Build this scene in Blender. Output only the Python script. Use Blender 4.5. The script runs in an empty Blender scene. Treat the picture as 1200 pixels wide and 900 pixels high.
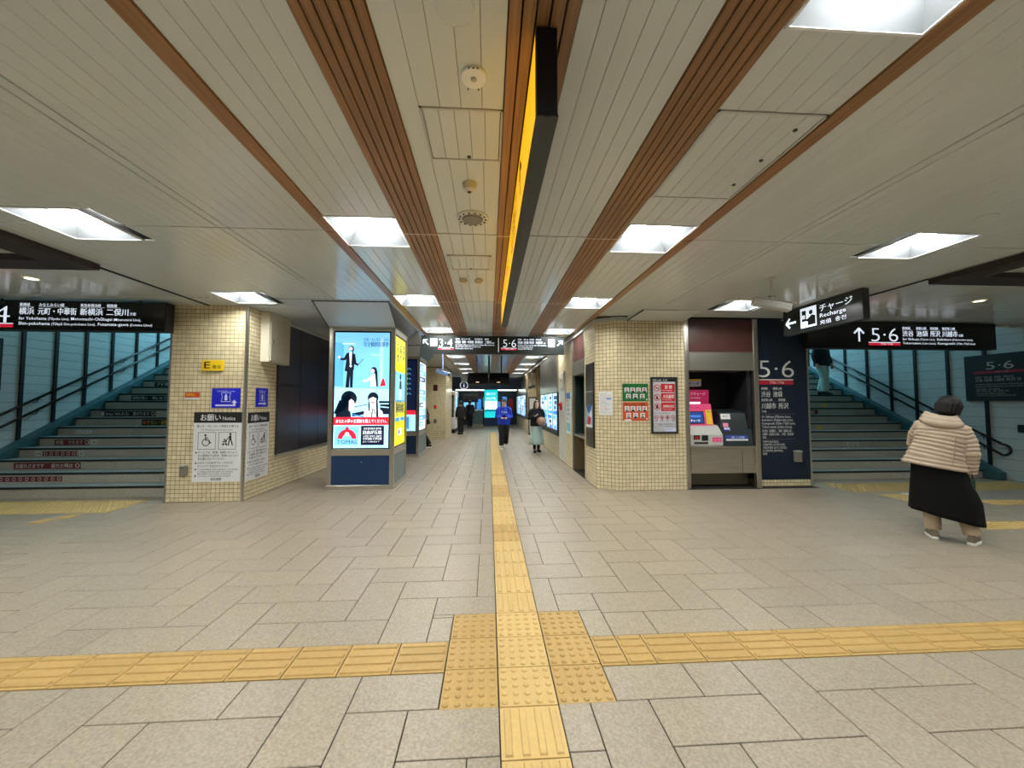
import bpy, bmesh, math, random
from math import sin, cos, pi, radians, sqrt, atan2
from mathutils import Vector, Matrix

random.seed(7)
SC = bpy.context.scene
COL = SC.collection

# ------------------------------------------------------------------ camera
cam = bpy.data.cameras.new('camera')
cam.sensor_width = 36.0
cam.lens = 451.0 / 1200.0 * 36.0
cam.clip_start = 0.05
camera = bpy.data.objects.new('camera', cam)
camera.location = (0, 0, 1.52)
camera.rotation_euler = (radians(90) + math.atan(22 / 451), 0, -math.atan(27 / 451))
COL.objects.link(camera)
SC.camera = camera

# ------------------------------------------------------------------ world, exposure
world = bpy.data.worlds.new('world')
SC.world = world
world.use_nodes = True
world.node_tree.nodes['Background'].inputs[0].default_value = (0.5, 0.55, 0.6, 1)
world.node_tree.nodes['Background'].inputs[1].default_value = 0.02
SC.view_settings.view_transform = 'Standard'
SC.view_settings.look = 'None'
SC.view_settings.gamma = 1.0
SC.view_settings.use_curve_mapping = False
SC.view_settings.exposure = 0.0
SC.cycles.use_denoising = True
SC.cycles.max_bounces = 8
SC.cycles.diffuse_bounces = 5
SC.cycles.sample_clamp_indirect = 6.0

LAMP = 77.0            # strength of the ceiling light diffusers
LAMP_COL = (0.985, 1.0, 0.955)

# unseen area lights, added to give the upper stairwells a cool light
def area(name, loc, size, power, col, rot=(0, 0, 0), sy=None):
    l = bpy.data.lights.new(name, 'AREA')
    l.energy = power
    l.color = col
    l.size = size
    if sy:
        l.shape = 'RECTANGLE'
        l.size_y = sy
    o = bpy.data.objects.new(name, l)
    o.location = loc
    o.rotation_euler = rot
    COL.objects.link(o)
    return o
area('stairwell_fill', (-6.7, 11.6, 5.3), 2.5, 170, (0.30, 0.76, 1.0), (radians(-12), 0, 0), 2.0)
area('stairwell_fill', (8.1, 12.2, 5.3), 2.5, 170, (0.30, 0.76, 1.0), (radians(-12), 0, 0), 2.0)

# ------------------------------------------------------------------ helpers
def lin(c):
    r = []
    for x in c[:3]:
        x = x / 255.0
        r.append(x / 12.92 if x <= 0.04045 else ((x + 0.055) / 1.055) ** 2.4)
    return (r[0], r[1], r[2], 1.0)

MATS = {}
def M(name, col, rough=0.5, metal=0.0, spec=0.5, es=0.0, ecol=None, vary=0.0, noise=None, bump=None, grain=None, coat=0.0, alpha=None, trans=0.0):
    """noise=(scale, amount): colour mottling; bump=(scale, strength); grain=(axis, scale, amount): streaks along an axis"""
    if name in MATS:
        return MATS[name]
    m = bpy.data.materials.new(name)
    m.use_nodes = True
    nt = m.node_tree
    N, L = nt.nodes, nt.links
    b = N['Principled BSDF']
    c = lin(col)
    b.inputs['Base Color'].default_value = c
    b.inputs['Roughness'].default_value = rough
    b.inputs['Metallic'].default_value = metal
    b.inputs['Specular IOR Level'].default_value = spec
    b.inputs['Coat Weight'].default_value = coat
    if trans:
        b.inputs['Transmission Weight'].default_value = trans
    if es:
        b.inputs['Emission Color'].default_value = lin(ecol) if ecol else c
        b.inputs['Emission Strength'].default_value = es
    cur = None
    fac_total = None
    if noise or grain:
        tc = N.new('ShaderNodeTexCoord')
        mp = N.new('ShaderNodeMapping')
        L.new(tc.outputs['Object'], mp.inputs['Vector'])
        nz = N.new('ShaderNodeTexNoise')
        nz.inputs['Detail'].default_value = 5.0
        if grain:
            ax, sc, am = grain
            s = [sc, sc, sc]
            s[ax] = sc * 0.03
            mp.inputs['Scale'].default_value = s
            nz.inputs['Scale'].default_value = 1.0
        else:
            sc, am = noise
            nz.inputs['Scale'].default_value = sc
        L.new(mp.outputs[0], nz.inputs['Vector'])
        mr = N.new('ShaderNodeMapRange')
        mr.inputs[1].default_value = 0.3
        mr.inputs[2].default_value = 0.7
        mr.inputs[3].default_value = 1.0 - am
        mr.inputs[4].default_value = 1.0 + am
        L.new(nz.outputs[0], mr.inputs[0])
        fac_total = mr.outputs[0]
    if vary:
        oi = N.new('ShaderNodeObjectInfo')
        ge = N.new('ShaderNodeNewGeometry')
        ad = N.new('ShaderNodeMath'); ad.operation = 'ADD'
        L.new(oi.outputs['Random'], ad.inputs[0])
        L.new(ge.outputs['Random Per Island'], ad.inputs[1])
        fr = N.new('ShaderNodeMath'); fr.operation = 'FRACT'
        L.new(ad.outputs[0], fr.inputs[0])
        mr2 = N.new('ShaderNodeMapRange')
        mr2.inputs[3].default_value = 1.0 - vary
        mr2.inputs[4].default_value = 1.0 + vary
        L.new(fr.outputs[0], mr2.inputs[0])
        if fac_total is not None:
            mu = N.new('ShaderNodeMath'); mu.operation = 'MULTIPLY'
            L.new(fac_total, mu.inputs[0]); L.new(mr2.outputs[0], mu.inputs[1])
            fac_total = mu.outputs[0]
        else:
            fac_total = mr2.outputs[0]
    if fac_total is not None:
        vm = N.new('ShaderNodeVectorMath'); vm.operation = 'SCALE'
        vm.inputs[0].default_value = c[:3]
        L.new(fac_total, vm.inputs['Scale'])
        L.new(vm.outputs[0], b.inputs['Base Color'])
    if bump:
        sc, st = bump
        tc2 = N.new('ShaderNodeTexCoord')
        n2 = N.new('ShaderNodeTexNoise')
        n2.inputs['Scale'].default_value = sc
        n2.inputs['Detail'].default_value = 3.0
        L.new(tc2.outputs['Object'], n2.inputs['Vector'])
        bp = N.new('ShaderNodeBump')
        bp.inputs['Strength'].default_value = st
        bp.inputs['Distance'].default_value = 0.004
        L.new(n2.outputs[0], bp.inputs['Height'])
        L.new(bp.outputs[0], b.inputs['Normal'])
    MATS[name] = m
    return m

def glow(name, col, es):
    return M(name, col, rough=0.4, es=es)

LOC = {}
def wloc(o):
    if o is None:
        return Vector((0, 0, 0))
    return LOC.get(o.name, Vector((0, 0, 0)))

def thing(name, label, cat, loc=(0, 0, 0), rz=0.0, group=None):
    o = bpy.data.objects.new(name, None)
    COL.objects.link(o)
    o.empty_display_size = 0.1
    o.location = loc
    o.rotation_euler = (0, 0, rz)
    o['label'] = label
    o['category'] = cat
    if group:
        o['group'] = group
    LOC[o.name] = Vector(loc)
    return o

def tag(o, label, cat, group=None):
    o['label'] = label
    o['category'] = cat
    if group:
        o['group'] = group
    return o

class MB:
    def __init__(s):
        s.v = []; s.f = []; s.mi = []; s.mats = []
    def slot(s, m):
        if m not in s.mats:
            s.mats.append(m)
        return s.mats.index(m)
    def face(s, pts, m):
        b = len(s.v)
        s.v.extend([Vector(p) for p in pts])
        s.f.append(tuple(range(b, b + len(pts)))); s.mi.append(s.slot(m))
    def add(s, verts, faces, m):
        b = len(s.v); k = s.slot(m)
        s.v.extend([Vector(p) for p in verts])
        for f in faces:
            s.f.append(tuple(b + i for i in f)); s.mi.append(k)
    def box(s, x0, y0, z0, x1, y1, z1, m):
        x0, x1 = min(x0, x1), max(x0, x1); y0, y1 = min(y0, y1), max(y0, y1); z0, z1 = min(z0, z1), max(z0, z1)
        V = [(x0, y0, z0), (x1, y0, z0), (x1, y1, z0), (x0, y1, z0), (x0, y0, z1), (x1, y0, z1), (x1, y1, z1), (x0, y1, z1)]
        s.add(V, [(0, 3, 2, 1), (4, 5, 6, 7), (0, 1, 5, 4), (1, 2, 6, 5), (2, 3, 7, 6), (3, 0, 4, 7)], m)
    def prism(s, poly, off, m):
        n = len(poly); off = Vector(off)
        V = [Vector(p) for p in poly] + [Vector(p) + off for p in poly]
        F = [tuple(reversed(range(n))), tuple(range(n, 2 * n))] + [(i, (i + 1) % n, n + (i + 1) % n, n + i) for i in range(n)]
        s.add(V, F, m)
    def cyl(s, p0, p1, r, m, n=16, r1=None):
        s.tube([p0, p1], [r, r if r1 is None else r1], m, n)
    def tube(s, path, rad, m, n=10, caps=True, side=None):
        path = [Vector(p) for p in path]
        if not isinstance(rad, (list, tuple)):
            rad = [rad] * len(path)
        rings = []
        ref = None
        for i, p in enumerate(path):
            a = path[max(i - 1, 0)]; c = path[min(i + 1, len(path) - 1)]
            t = (c - a).normalized()
            sv = Vector(side) if side is not None else (ref if ref is not None else Vector((1, 0.013, 0.007)))
            sd = sv - t * sv.dot(t)
            if sd.length < 1e-3:
                sv = Vector((0, 1, 0)); sd = sv - t * sv.dot(t)
            sd.normalize(); ref = sd
            ot = t.cross(sd)
            r = rad[i]
            rx, ry = r if isinstance(r, (list, tuple)) else (r, r)
            rings.append([p + sd * (rx * cos(2 * pi * k / n)) + ot * (ry * sin(2 * pi * k / n)) for k in range(n)])
        s.loft(rings, m, caps)
    def loft(s, rings, m, caps=True, closed=True):
        n = len(rings[0]); V = [p for r in rings for p in r]; F = []
        for i in range(len(rings) - 1):
            for k in range(n if closed else n - 1):
                F.append((i * n + k, i * n + (k + 1) % n, (i + 1) * n + (k + 1) % n, (i + 1) * n + k))
        if caps:
            F.append(tuple(reversed(range(n)))); F.append(tuple(range((len(rings) - 1) * n, len(rings) * n)))
        s.add(V, F, m)
    def ball(s, c, r, m, n=12, k=8):
        c = Vector(c)
        rx, ry, rz = r if isinstance(r, (list, tuple)) else (r, r, r)
        rings = []
        for i in range(k + 1):
            a = -pi / 2 + pi * min(max(i / k, 0.02), 0.98)
            rings.append([c + Vector((rx * cos(a) * cos(2 * pi * j / n), ry * cos(a) * sin(2 * pi * j / n), rz * sin(a))) for j in range(n)])
        s.loft(rings, m)
    def build(s, name, parent=None, loc=None, bev=0.0, smooth=False, local=False, kind=None, segs=1, remesh=0.0, relax=0):
        me = bpy.data.meshes.new(name)
        o0 = Vector(loc) if loc is not None else (Vector((0, 0, 0)) if local else wloc(parent))
        if loc is not None and parent is not None:
            o0 = Vector(loc)
        me.from_pydata([tuple(p - o0) for p in s.v], [], s.f)
        for m in s.mats:
            me.materials.append(m)
        me.polygons.foreach_set('material_index', s.mi)
        me.update()
        if remesh:
            me = remeshed(me, remesh, relax, s.mats)
        if bev:
            bm = bmesh.new(); bm.from_mesh(me)
            bmesh.ops.recalc_face_normals(bm, faces=bm.faces[:])
            ed = [e for e in bm.edges if len(e.link_faces) == 2 and e.calc_face_angle(0) > 0.5]
            if ed:
                bmesh.ops.bevel(bm, geom=ed, offset=bev, segments=segs, affect='EDGES', clamp_overlap=True)
            bm.to_mesh(me); bm.free()
        if smooth or remesh:
            me.polygons.foreach_set('use_smooth', [True] * len(me.polygons))
        o = bpy.data.objects.new(name, me)
        COL.objects.link(o)
        if parent is not None:
            o.parent = parent
            if loc is not None:
                o.location = Vector(loc) - wloc(parent)
                LOC[o.name] = Vector(loc)
            else:
                LOC[o.name] = wloc(parent)
        elif loc is not None:
            o.location = loc
            LOC[o.name] = Vector(loc)
        if kind:
            o['kind'] = kind
        return o

def remeshed(me, vox, relax, mats):
    t = bpy.data.objects.new('tmp', me)
    COL.objects.link(t)
    md = t.modifiers.new('r', 'REMESH'); md.mode = 'VOXEL'; md.voxel_size = vox
    if relax:
        ms = t.modifiers.new('s', 'SMOOTH'); ms.iterations = relax; ms.factor = 0.5
    bpy.context.view_layer.update()
    dg = bpy.context.evaluated_depsgraph_get()
    nm = bpy.data.meshes.new_from_object(t.evaluated_get(dg))
    bpy.data.objects.remove(t)
    nm.materials.clear()
    for m in mats:
        nm.materials.append(m)
    return nm

_TX = {}
def text_polys(st, bold, thin=False):
    key = (st, bold, thin)
    if key in _TX:
        return _TX[key]
    c = bpy.data.curves.new('t', 'FONT')
    c.body = st; c.size = 1.0; c.resolution_u = 3 if len(st) < 5 else 2 if len(st) < 14 else 1
    c.offset = bold
    o = bpy.data.objects.new('t', c)
    m = bpy.data.meshes.new_from_object(o)
    V = [(v.co.x, v.co.y) for v in m.vertices]
    F = [tuple(p.vertices) for p in m.polygons]
    bpy.data.objects.remove(o); bpy.data.curves.remove(c); bpy.data.meshes.remove(m)
    _TX[key] = (V, F)
    return V, F

class Pr(MB):
    """flat print on a plane: origin O, unit vectors U (reading direction) and V (up); N = U x V points at the reader"""
    def __init__(s, O, U, V):
        MB.__init__(s)
        s.O = Vector(O); s.U = Vector(U).normalized(); s.V = Vector(V).normalized(); s.N = s.U.cross(s.V)
        s.step = 0.0012
    def P(s, u, v, lay=1):
        return s.O + s.U * u + s.V * v + s.N * (lay * s.step)
    def poly(s, pts, m, lay=1):
        s.face([s.P(u, v, lay) for u, v in pts], m)
    def rect(s, u0, v0, u1, v1, m, lay=1):
        s.poly([(u0, v0), (u1, v0), (u1, v1), (u0, v1)], m, lay)
    def disc(s, u, v, r, m, lay=1, n=20, ry=None):
        ry = ry or r
        s.poly([(u + r * cos(2 * pi * k / n), v + ry * sin(2 * pi * k / n)) for k in range(n)], m, lay)
    def ring(s, u, v, r, w, m, lay=1, n=24, a0=0, a1=2 * pi):
        for k in range(n):
            a = a0 + (a1 - a0) * k / n; b = a0 + (a1 - a0) * (k + 1) / n
            s.poly([(u + (r - w) * cos(a), v + (r - w) * sin(a)), (u + r * cos(a), v + r * sin(a)),
                    (u + r * cos(b), v + r * sin(b)), (u + (r - w) * cos(b), v + (r - w) * sin(b))], m, lay)
    def line(s, u0, v0, u1, v1, w, m, lay=1):
        d = Vector((u1 - u0, v1 - v0)).normalized(); n = Vector((-d.y, d.x)) * (w / 2)
        s.poly([(u0 - n.x, v0 - n.y), (u1 - n.x, v1 - n.y), (u1 + n.x, v1 + n.y), (u0 + n.x, v0 + n.y)], m, lay)
    def frame(s, u0, v0, u1, v1, w, m, lay=1):
        s.rect(u0, v0, u1, v0 + w, m, lay); s.rect(u0, v1 - w, u1, v1, m, lay)
        s.rect(u0, v0, u0 + w, v1, m, lay); s.rect(u1 - w, v0, u1, v1, m, lay)
    def text(s, st, u, v, h, m, lay=2, w=None, al='L', bold=0.012):
        cjk = any(ord(ch) > 0x2e80 for ch in st)
        V, F = text_polys(st, 0.0 if cjk else min(bold, .007))
        if not V:
            return
        x0 = min(p[0] for p in V); x1 = max(p[0] for p in V)
        sx = h if w is None else w / max(x1 - x0, 1e-4)
        W = (x1 - x0) * sx
        ou = u - x0 * sx - (0 if al == 'L' else W / 2 if al == 'C' else W)
        d = max(bold, .008) * .8
        for k, du in enumerate((-d, d) if cjk else (0,)):      # kanji are thickened by a second, shifted impression
            s.add([s.P(ou + (a + du) * sx, v + b * h, lay + .25 * k) for a, b in V], F, m)

def arrow(p, u, v, L, ang, w, m, lay=2):
    """arrow centred on u, v pointing at angle ang"""
    du, dv = cos(ang), sin(ang)
    tu, tv = u + du * L / 2, v + dv * L / 2
    p.line(u - du * L / 2, v - dv * L / 2, tu - du * w * .5, tv - dv * w * .5, w, m, lay)
    for s in (-1, 1):
        a = ang + s * radians(135)
        e = 0.35 * w
        p.line(tu - cos(a) * e * .4, tv - sin(a) * e * .4, tu + cos(a) * L * .55, tv + sin(a) * L * .55, w, m, lay + 0.3 * (s + 1))

_BOX = {}
def piece(name, parent, x0, y0, z0, x1, y1, z1, m, bev=0.0, share=True):
    """a box-shaped piece whose mesh data is shared by all alike pieces"""
    dx, dy, dz = abs(x1 - x0), abs(y1 - y0), abs(z1 - z0)
    key = (name, round(dx, 3), round(dy, 3), round(dz, 3), m.name, bev)
    if key not in _BOX:
        b = MB(); b.box(-dx / 2, -dy / 2, -dz / 2, dx / 2, dy / 2, dz / 2, m)
        me = bpy.data.meshes.new(name)
        me.from_pydata([tuple(p) for p in b.v], [], b.f)
        me.materials.append(m)
        if bev:
            bm = bmesh.new(); bm.from_mesh(me)
            bmesh.ops.bevel(bm, geom=bm.edges[:], offset=bev, segments=1, affect='EDGES', clamp_overlap=True)
            bm.to_mesh(me); bm.free()
        _BOX[key] = me
    o = bpy.data.objects.new(name, _BOX[key])
    COL.objects.link(o)
    c = Vector(((x0 + x1) / 2, (y0 + y1) / 2, (z0 + z1) / 2))
    o.parent = parent
    o.location = c - wloc(parent)
    LOC[o.name] = c
    return o

def copy_tree(o, parent=None):
    c = o.copy(); COL.objects.link(c)
    if parent is not None:
        c.parent = parent
    for ch in list(o.children):
        copy_tree(ch, c)
    return c

# ------------------------------------------------------------------ materials
m_plank = M('ceiling_white', (212, 217, 214), rough=0.16, spec=0.6, noise=(140, 0.03), vary=0.02)
m_plenum = M('plenum_dark', (26, 26, 24), rough=0.9)
m_wood = M('wood_slat', (150, 108, 66), rough=0.42, grain=(1, 60, 0.25), vary=0.12)
m_groove = M('slat_groove', (46, 26, 12), rough=0.9)
m_joint = M('joint_strip', (214, 196, 172), rough=0.4)
m_white = M('white_enamel', (236, 238, 238), rough=0.35)
m_diff = M('lamp_diffuser', (255, 255, 255), rough=0.5, es=LAMP)
m_diff.node_tree.nodes['Principled BSDF'].inputs['Emission Color'].default_value = (*LAMP_COL, 1)
m_floor = M('floor_stone', (150, 139, 122), rough=0.33, spec=0.45, noise=(75, 0.22), bump=(60, 0.6), vary=0.05)
m_grout = M('grout', (38, 35, 31), rough=0.9)
m_yel = M('tactile_ochre', (174, 142, 82), rough=0.5, noise=(30, 0.08), vary=0.07)
m_yel2 = M('tactile_yellow', (194, 164, 102), rough=0.5, noise=(30, 0.06), vary=0.05)
m_mos = M('mosaic_tile', (222, 208, 172), rough=0.25, noise=(9, 0.06), vary=0.075)
m_mosg = M('mosaic_grout', (120, 104, 74), rough=0.9)
m_wtile = M('stair_wall_tile', (190, 196, 194), rough=0.3, noise=(25, 0.06), vary=0.03)
m_batten = M('batten_black', (14, 16, 18), rough=0.5)
m_gran = M('granite', (172, 170, 158), rough=0.5, noise=(110, 0.45), vary=0.06)
m_tread = M('tread_stone', (160, 168, 164), rough=0.5, noise=(90, 0.2))
m_nose = M('nosing_black', (10, 10, 10), rough=0.6)
m_teal = M('stringer_teal', (52, 88, 92), rough=0.45)
m_rail = M('rail_black', (20, 18, 17), rough=0.3)
m_steel = M('stainless', (198, 192, 180), rough=0.3, metal=1.0, grain=(2, 80, 0.08))
m_steelh = M('stainless_hairline', (204, 199, 189), rough=0.33, metal=1.0, grain=(0, 80, 0.10))
m_navy = M('navy_panel', (17, 50, 88), rough=0.35, noise=(8, 0.06))
m_navyw = M('navy_wall', (10, 29, 50), rough=0.4, noise=(8, 0.05))
m_black = M('black_gloss', (8, 9, 11), rough=0.25)
m_blackm = M('black_matte', (14, 14, 15), rough=0.6)
m_dark = M('dark_grey', (44, 47, 46), rough=0.45)
m_brown = M('brown_panel', (72, 40, 34), rough=0.35, noise=(5, 0.12))
m_beige = M('beige_enamel', (206, 200, 180), rough=0.4)
m_fbrown = M('dark_wood_beam', (44, 28, 20), rough=0.5, grain=(0, 40, 0.15))
m_paper = M('paper_white', (226, 228, 230), rough=0.6)
m_ink = M('ink_black', (16, 16, 18), rough=0.6)
m_inkg = M('ink_grey', (110, 110, 112), rough=0.6)
m_red = M('print_red', (196, 24, 34), rough=0.5)
m_green = M('print_green', (12, 110, 48), rough=0.5)
m_orange = M('print_orange', (206, 84, 40), rough=0.5)
m_blue = M('print_blue', (16, 28, 200), rough=0.45)
m_bluew = M('print_blue_white', (214, 220, 250), rough=0.5)
m_yprint = M('print_yellow', (244, 206, 24), rough=0.5)
m_grey = M('plastic_grey', (120, 116, 106), rough=0.5)
m_lgrey = M('plastic_light', (190, 190, 186), rough=0.45)
m_glass = M('glass_clear', (235, 245, 245), rough=0.03, trans=1.0)
g_white = glow('letter_glow', (228, 240, 255), 0.85)
g_white2 = glow('letter_glow_soft', (215, 222, 226), 0.55)
g_red = glow('band_glow', (196, 26, 52), 0.75)
g_dim = glow('letter_dim', (130, 130, 126), 0.12)
g_mag = glow('band_dim', (120, 24, 40), 0.1)

# ================================================================== FLOOR
def rect_minus(rects, ex):
    out = []
    for (a, b, c, d) in rects:
        x0, y0, x1, y1 = max(a, ex[0]), max(b, ex[1]), min(c, ex[2]), min(d, ex[3])
        if x1 - x0 < 1e-5 or y1 - y0 < 1e-5:
            out.append((a, b, c, d)); continue
        for r in ((a, y1, c, d), (a, b, c, y0), (a, y0, x0, y1), (x1, y0, c, y1)):
            if r[2] - r[0] > 0.012 and r[3] - r[1] > 0.012:
                out.append(r)
    return out

fl = MB(); fl.box(-9.2, -5.0, -0.10, 10.8, 28.0, -0.008, m_grout)
floor = fl.build('floor', kind='structure')

def yedge(j):
    if j >= 0: return 2.825 + 0.285 * j
    t = {-1: 2.55, -2: 2.265, -3: 2.008, -4: 1.735}
    return t[j] if j in t else 1.735 - 0.275 * (-4 - j)
XS = 0.3035
def xedge(i): return 0.82 + XS * i

TX0, TX1 = 0.055, 0.355                   # the tactile path up the corridor
strips = [(TX0, 0.3, TX1, 20.3), (-9.2, 2.265, 10.8, 2.55), (-0.247, 2.008, 0.657, 2.862)]
dots_left = (-7.9, 5.74, -5.28, 6.44)
dots_right = (6.2, 6.28, 9.98, 6.95)
bar_right = [(6.45, 5.62, 7.5, 6.12)]
blocked = [(-4.95, 6.26, -3.8, 28), (1.92, 6.85, 5.93, 28), (2.25, 6.62, 5.93, 28), (-9.2, 6.62, -4.95, 28), (5.93, 7.3, 10.8, 28), (-2.84, 7.02, -1.7, 8.05)]
excl = strips + [dots_left, dots_right] + bar_right + blocked
tiles = []
for j in range(-12, 84):
    for i in range(-34, 34):
        k = (i + j) % 4
        if k == 0: r = (xedge(i), yedge(j), xedge(i + 2), yedge(j + 1))
        elif k == 2: r = (xedge(i), yedge(j), xedge(i + 1), yedge(j + 2))
        else: continue
        if r[2] < -9.1 or r[0] > 10.7 or r[3] < -4.9 or r[1] > 27.5: continue
        rs = [r]
        for ex in excl:
            rs = rect_minus(rs, ex)
        tiles += rs
def seen_size(r):
    cx, cy = (r[0] + r[2]) / 2, (r[1] + r[3]) / 2
    if cy < 1.25 or abs(cx - 0.06 * cy) > 1.36 * cy + 0.2: return 0.0
    return (r[2] - r[0]) * (r[3] - r[1]) / cy ** 3
tiles.sort(key=seen_size, reverse=True)
G = 0.0028
for r in tiles[:300]:
    piece('floor_tile', floor, r[0] + G, r[1] + G, -0.0075, r[2] - G, r[3] - G, 0.0, m_floor, bev=0.0022)
rest = MB()
for r in tiles[300:]:
    a, b, c, d = r[0] + G, r[1] + G, r[2] - G, r[3] - G
    e = 0.002
    V = [(a, b, -0.008), (c, b, -0.008), (c, d, -0.008), (a, d, -0.008), (a + e, b + e, 0), (c - e, b + e, 0), (c - e, d - e, 0), (a + e, d - e, 0)]
    rest.add(V, [(4, 5, 6, 7), (0, 1, 5, 4), (1, 2, 6, 5), (2, 3, 7, 6), (3, 0, 4, 7)], m_floor)
rest.build('floor_tiles', floor, kind='stuff')

# tactile paving: bar tiles and dot tiles, each a tile with its raised bars or domes moulded on
_TT = {}
def tactile(x0, y0, x1, y1, kind, m, z=0.0):
    dx, dy = x1 - x0, y1 - y0
    key = (round(dx, 3), round(dy, 3), kind, m.name)
    if key not in _TT:
        b = MB(); g = 0.0035
        b.box(-dx / 2 + g, -dy / 2 + g, -0.0075, dx / 2 - g, dy / 2 - g, 0.001, m)
        if kind == 'dot':
            for p in range(5):
                for q in range(5):
                    cx, cy = dx * ((p + .5) / 5 - .5), dy * ((q + .5) / 5 - .5)
                    b.tube([(cx, cy, 0.0005), (cx, cy, 0.006), (cx, cy, 0.0078)], [0.0175, 0.0135, 0.007], m, 10)
        else:
            for p in range(4):
                if kind == 'bary':
                    c = dx * ((p + .5) / 4 - .5); w = 0.018
                    lo = [(c - w, -dy / 2 + .014, .0005), (c + w, -dy / 2 + .014, .0005), (c + w, dy / 2 - .014, .0005), (c - w, dy / 2 - .014, .0005)]
                else:
                    c = dy * ((p + .5) / 4 - .5); w = 0.018
                    lo = [(-dx / 2 + .014, c - w, .0005), (dx / 2 - .014, c - w, .0005), (dx / 2 - .014, c + w, .0005), (-dx / 2 + .014, c + w, .0005)]
                cx = sum(q[0] for q in lo) / 4; cy = sum(q[1] for q in lo) / 4
                up = [(q[0] + (0.005 if q[0] < cx else -0.005), q[1] + (0.005 if q[1] < cy else -0.005), 0.008) for q in lo]
                b.add(lo + up, [(4, 5, 6, 7), (0, 1, 5, 4), (1, 2, 6, 5), (2, 3, 7, 6), (3, 0, 4, 7)], m)
        me = bpy.data.meshes.new('tactile_tile')
        me.from_pydata([tuple(p) for p in b.v], [], b.f); me.materials.append(m)
        _TT[key] = me
    o = bpy.data.objects.new('tactile_tile', _TT[key]); COL.objects.link(o)
    o.parent = floor; o.location = ((x0 + x1) / 2, (y0 + y1) / 2, z)
    return o
TY = 0.288
for n in range(3):
    for k, m in ((-1, m_yel), (0, m_yel2), (1, m_yel)):
        tactile(TX0 + k * .301, 1.997 + n * TY, TX0 + k * .301 + .3, 1.997 + (n + 1) * TY, 'dot', m)
y = 1.997
while y > 0.6:
    tactile(TX0, y - TY, TX1, y, 'bary', m_yel2 if int(y * 3) % 2 else m_yel); y -= TY
y = 2.862; n = 0
while y < 20.0:
    tactile(TX0, y, TX1, y + TY, 'bary', m_yel if n in (5, 6, 12, 13, 14, 18) else m_yel2); y += TY; n += 1
x = -0.247
while x > -8.4:
    tactile(x - .3, 2.265, x, 2.55, 'barx', m_yel); x -= .3
tactile(0.657, 2.265, 0.82, 2.55, 'barx', m_yel); tactile(0.82, 2.265, 0.99, 2.55, 'barx', m_yel)
x = 0.99
while x < 9.6:
    tactile(x, 2.265, x + .3, 2.55, 'barx', m_yel); x += .3
def dotfield(r, nx, ny, m):
    for p in range(nx):
        for q in range(ny):
            tactile(r[0] + (r[2] - r[0]) * p / nx, r[1] + (r[3] - r[1]) * q / ny, r[0] + (r[2] - r[0]) * (p + 1) / nx, r[1] + (r[3] - r[1]) * (q + 1) / ny, 'dot', m)
dotfield(dots_left, 9, 2, m_yel2)
dotfield(dots_right, 13, 2, m_yel)
for k in range(3):
    tactile(6.45 + .35 * k, 5.62, 6.8 + .35 * k, 6.12, 'dot', m_yel2)
for k in range(7):
    tactile(7.55 + .3 * k, 5.36, 7.85 + .3 * k, 5.62, 'barx', m_yel2, z=0.004)
for k in range(8):
    tactile(6.0 + .3 * k, 4.35, 6.3 + .3 * k, 4.62, 'barx', m_yel2, z=0.004)
for k in range(2):
    tactile(-5.78 + .12 * k, 5.26 + .2 * k, -5.64 + .12 * k, 5.46 + .2 * k, 'bary', m_yel2, z=0.004)

# ================================================================== CEILING
CZ = 3.05
ce = MB()
ce.box(-9.2, -5.0, 3.24, 10.8, 6.3, 3.34, m_plenum)
ce.box(-4.95, 6.3, 3.24, 5.93, 28.0, 3.34, m_plenum)
ce.box(5.93, 6.3, 3.24, 10.8, 6.85, 3.34, m_plenum)
ceiling = ce.build('ceiling', kind='structure')

ROWS = [-1.17, 1.13, 3.46, 5.77, 8.1, 10.42, 12.75, 15.08, 17.4, 19.7]
JOINTS = [-5.0, -3.56, -1.22, 1.1, 3.445, 5.79, 8.12, 10.44, 12.77, 15.1, 17.42, 19.75, 21.6]
HL = 0.305
lamps = []                      # (x, y, column)
for n, yy in enumerate(ROWS):
    lamps.append((-1.0675, yy, 'kiosk', n)); lamps.append((1.50, yy, 'wall', n))
    if yy < 6.0:
        lamps.append((-3.55, yy, 'outer4', n)); lamps.append((4.16 if yy < 4 else 3.98, yy, 'outer5', n))

for xx, nm in ((-5.8825, 'bay4'), (6.9025, 'bay5')):  # unseen lamps added to brighten the sides of the hall and the stairs
    for yy in (-1.17, 1.13, 3.46):
        lamps.append((xx, yy, nm, 0))
hatches = [(-0.366, 1.94, 0.070, 2.37), (-0.44, 3.94, 0.02, 4.37), (1.197, 1.87, 1.805, 2.725)]
def segs(x0, x1, y0, y1):
    s = [(y0, y1)]
    cuts = [(ly - HL, ly + HL) for lx, ly, c, n in lamps if lx - HL < x1 - .003 and lx + HL > x0 + .003]
    cuts += [(h[1], h[3]) for h in (hatches[0], hatches[2]) if h[0] < x1 - .02 and h[2] > x0 + .02]
    for a, b in cuts:
        t = []
        for p, q in s:
            if b <= p or a >= q: t.append((p, q)); continue
            if a - p > .01: t.append((p, a))
            if q - b > .01: t.append((b, q))
        s = t
    return s
planks = []
def bay(x0, x1, ya, yb, w=0.1):
    n = max(1, round((x1 - x0) / w)); d = (x1 - x0) / n
    for k in range(n):
        a, b = x0 + d * k, x0 + d * (k + 1)
        # whole columns are split where a lamp or hatch edge falls inside the plank
        for q in range(len(JOINTS) - 1):
            y0, y1 = max(JOINTS[q], ya), min(JOINTS[q + 1], yb)
            if y1 - y0 < 0.02: continue
            for p0, p1 in segs(a, b, y0 + .009, y1 - .009):
                planks.append((a, p0, b, p1))
YEND = 21.5
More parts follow.
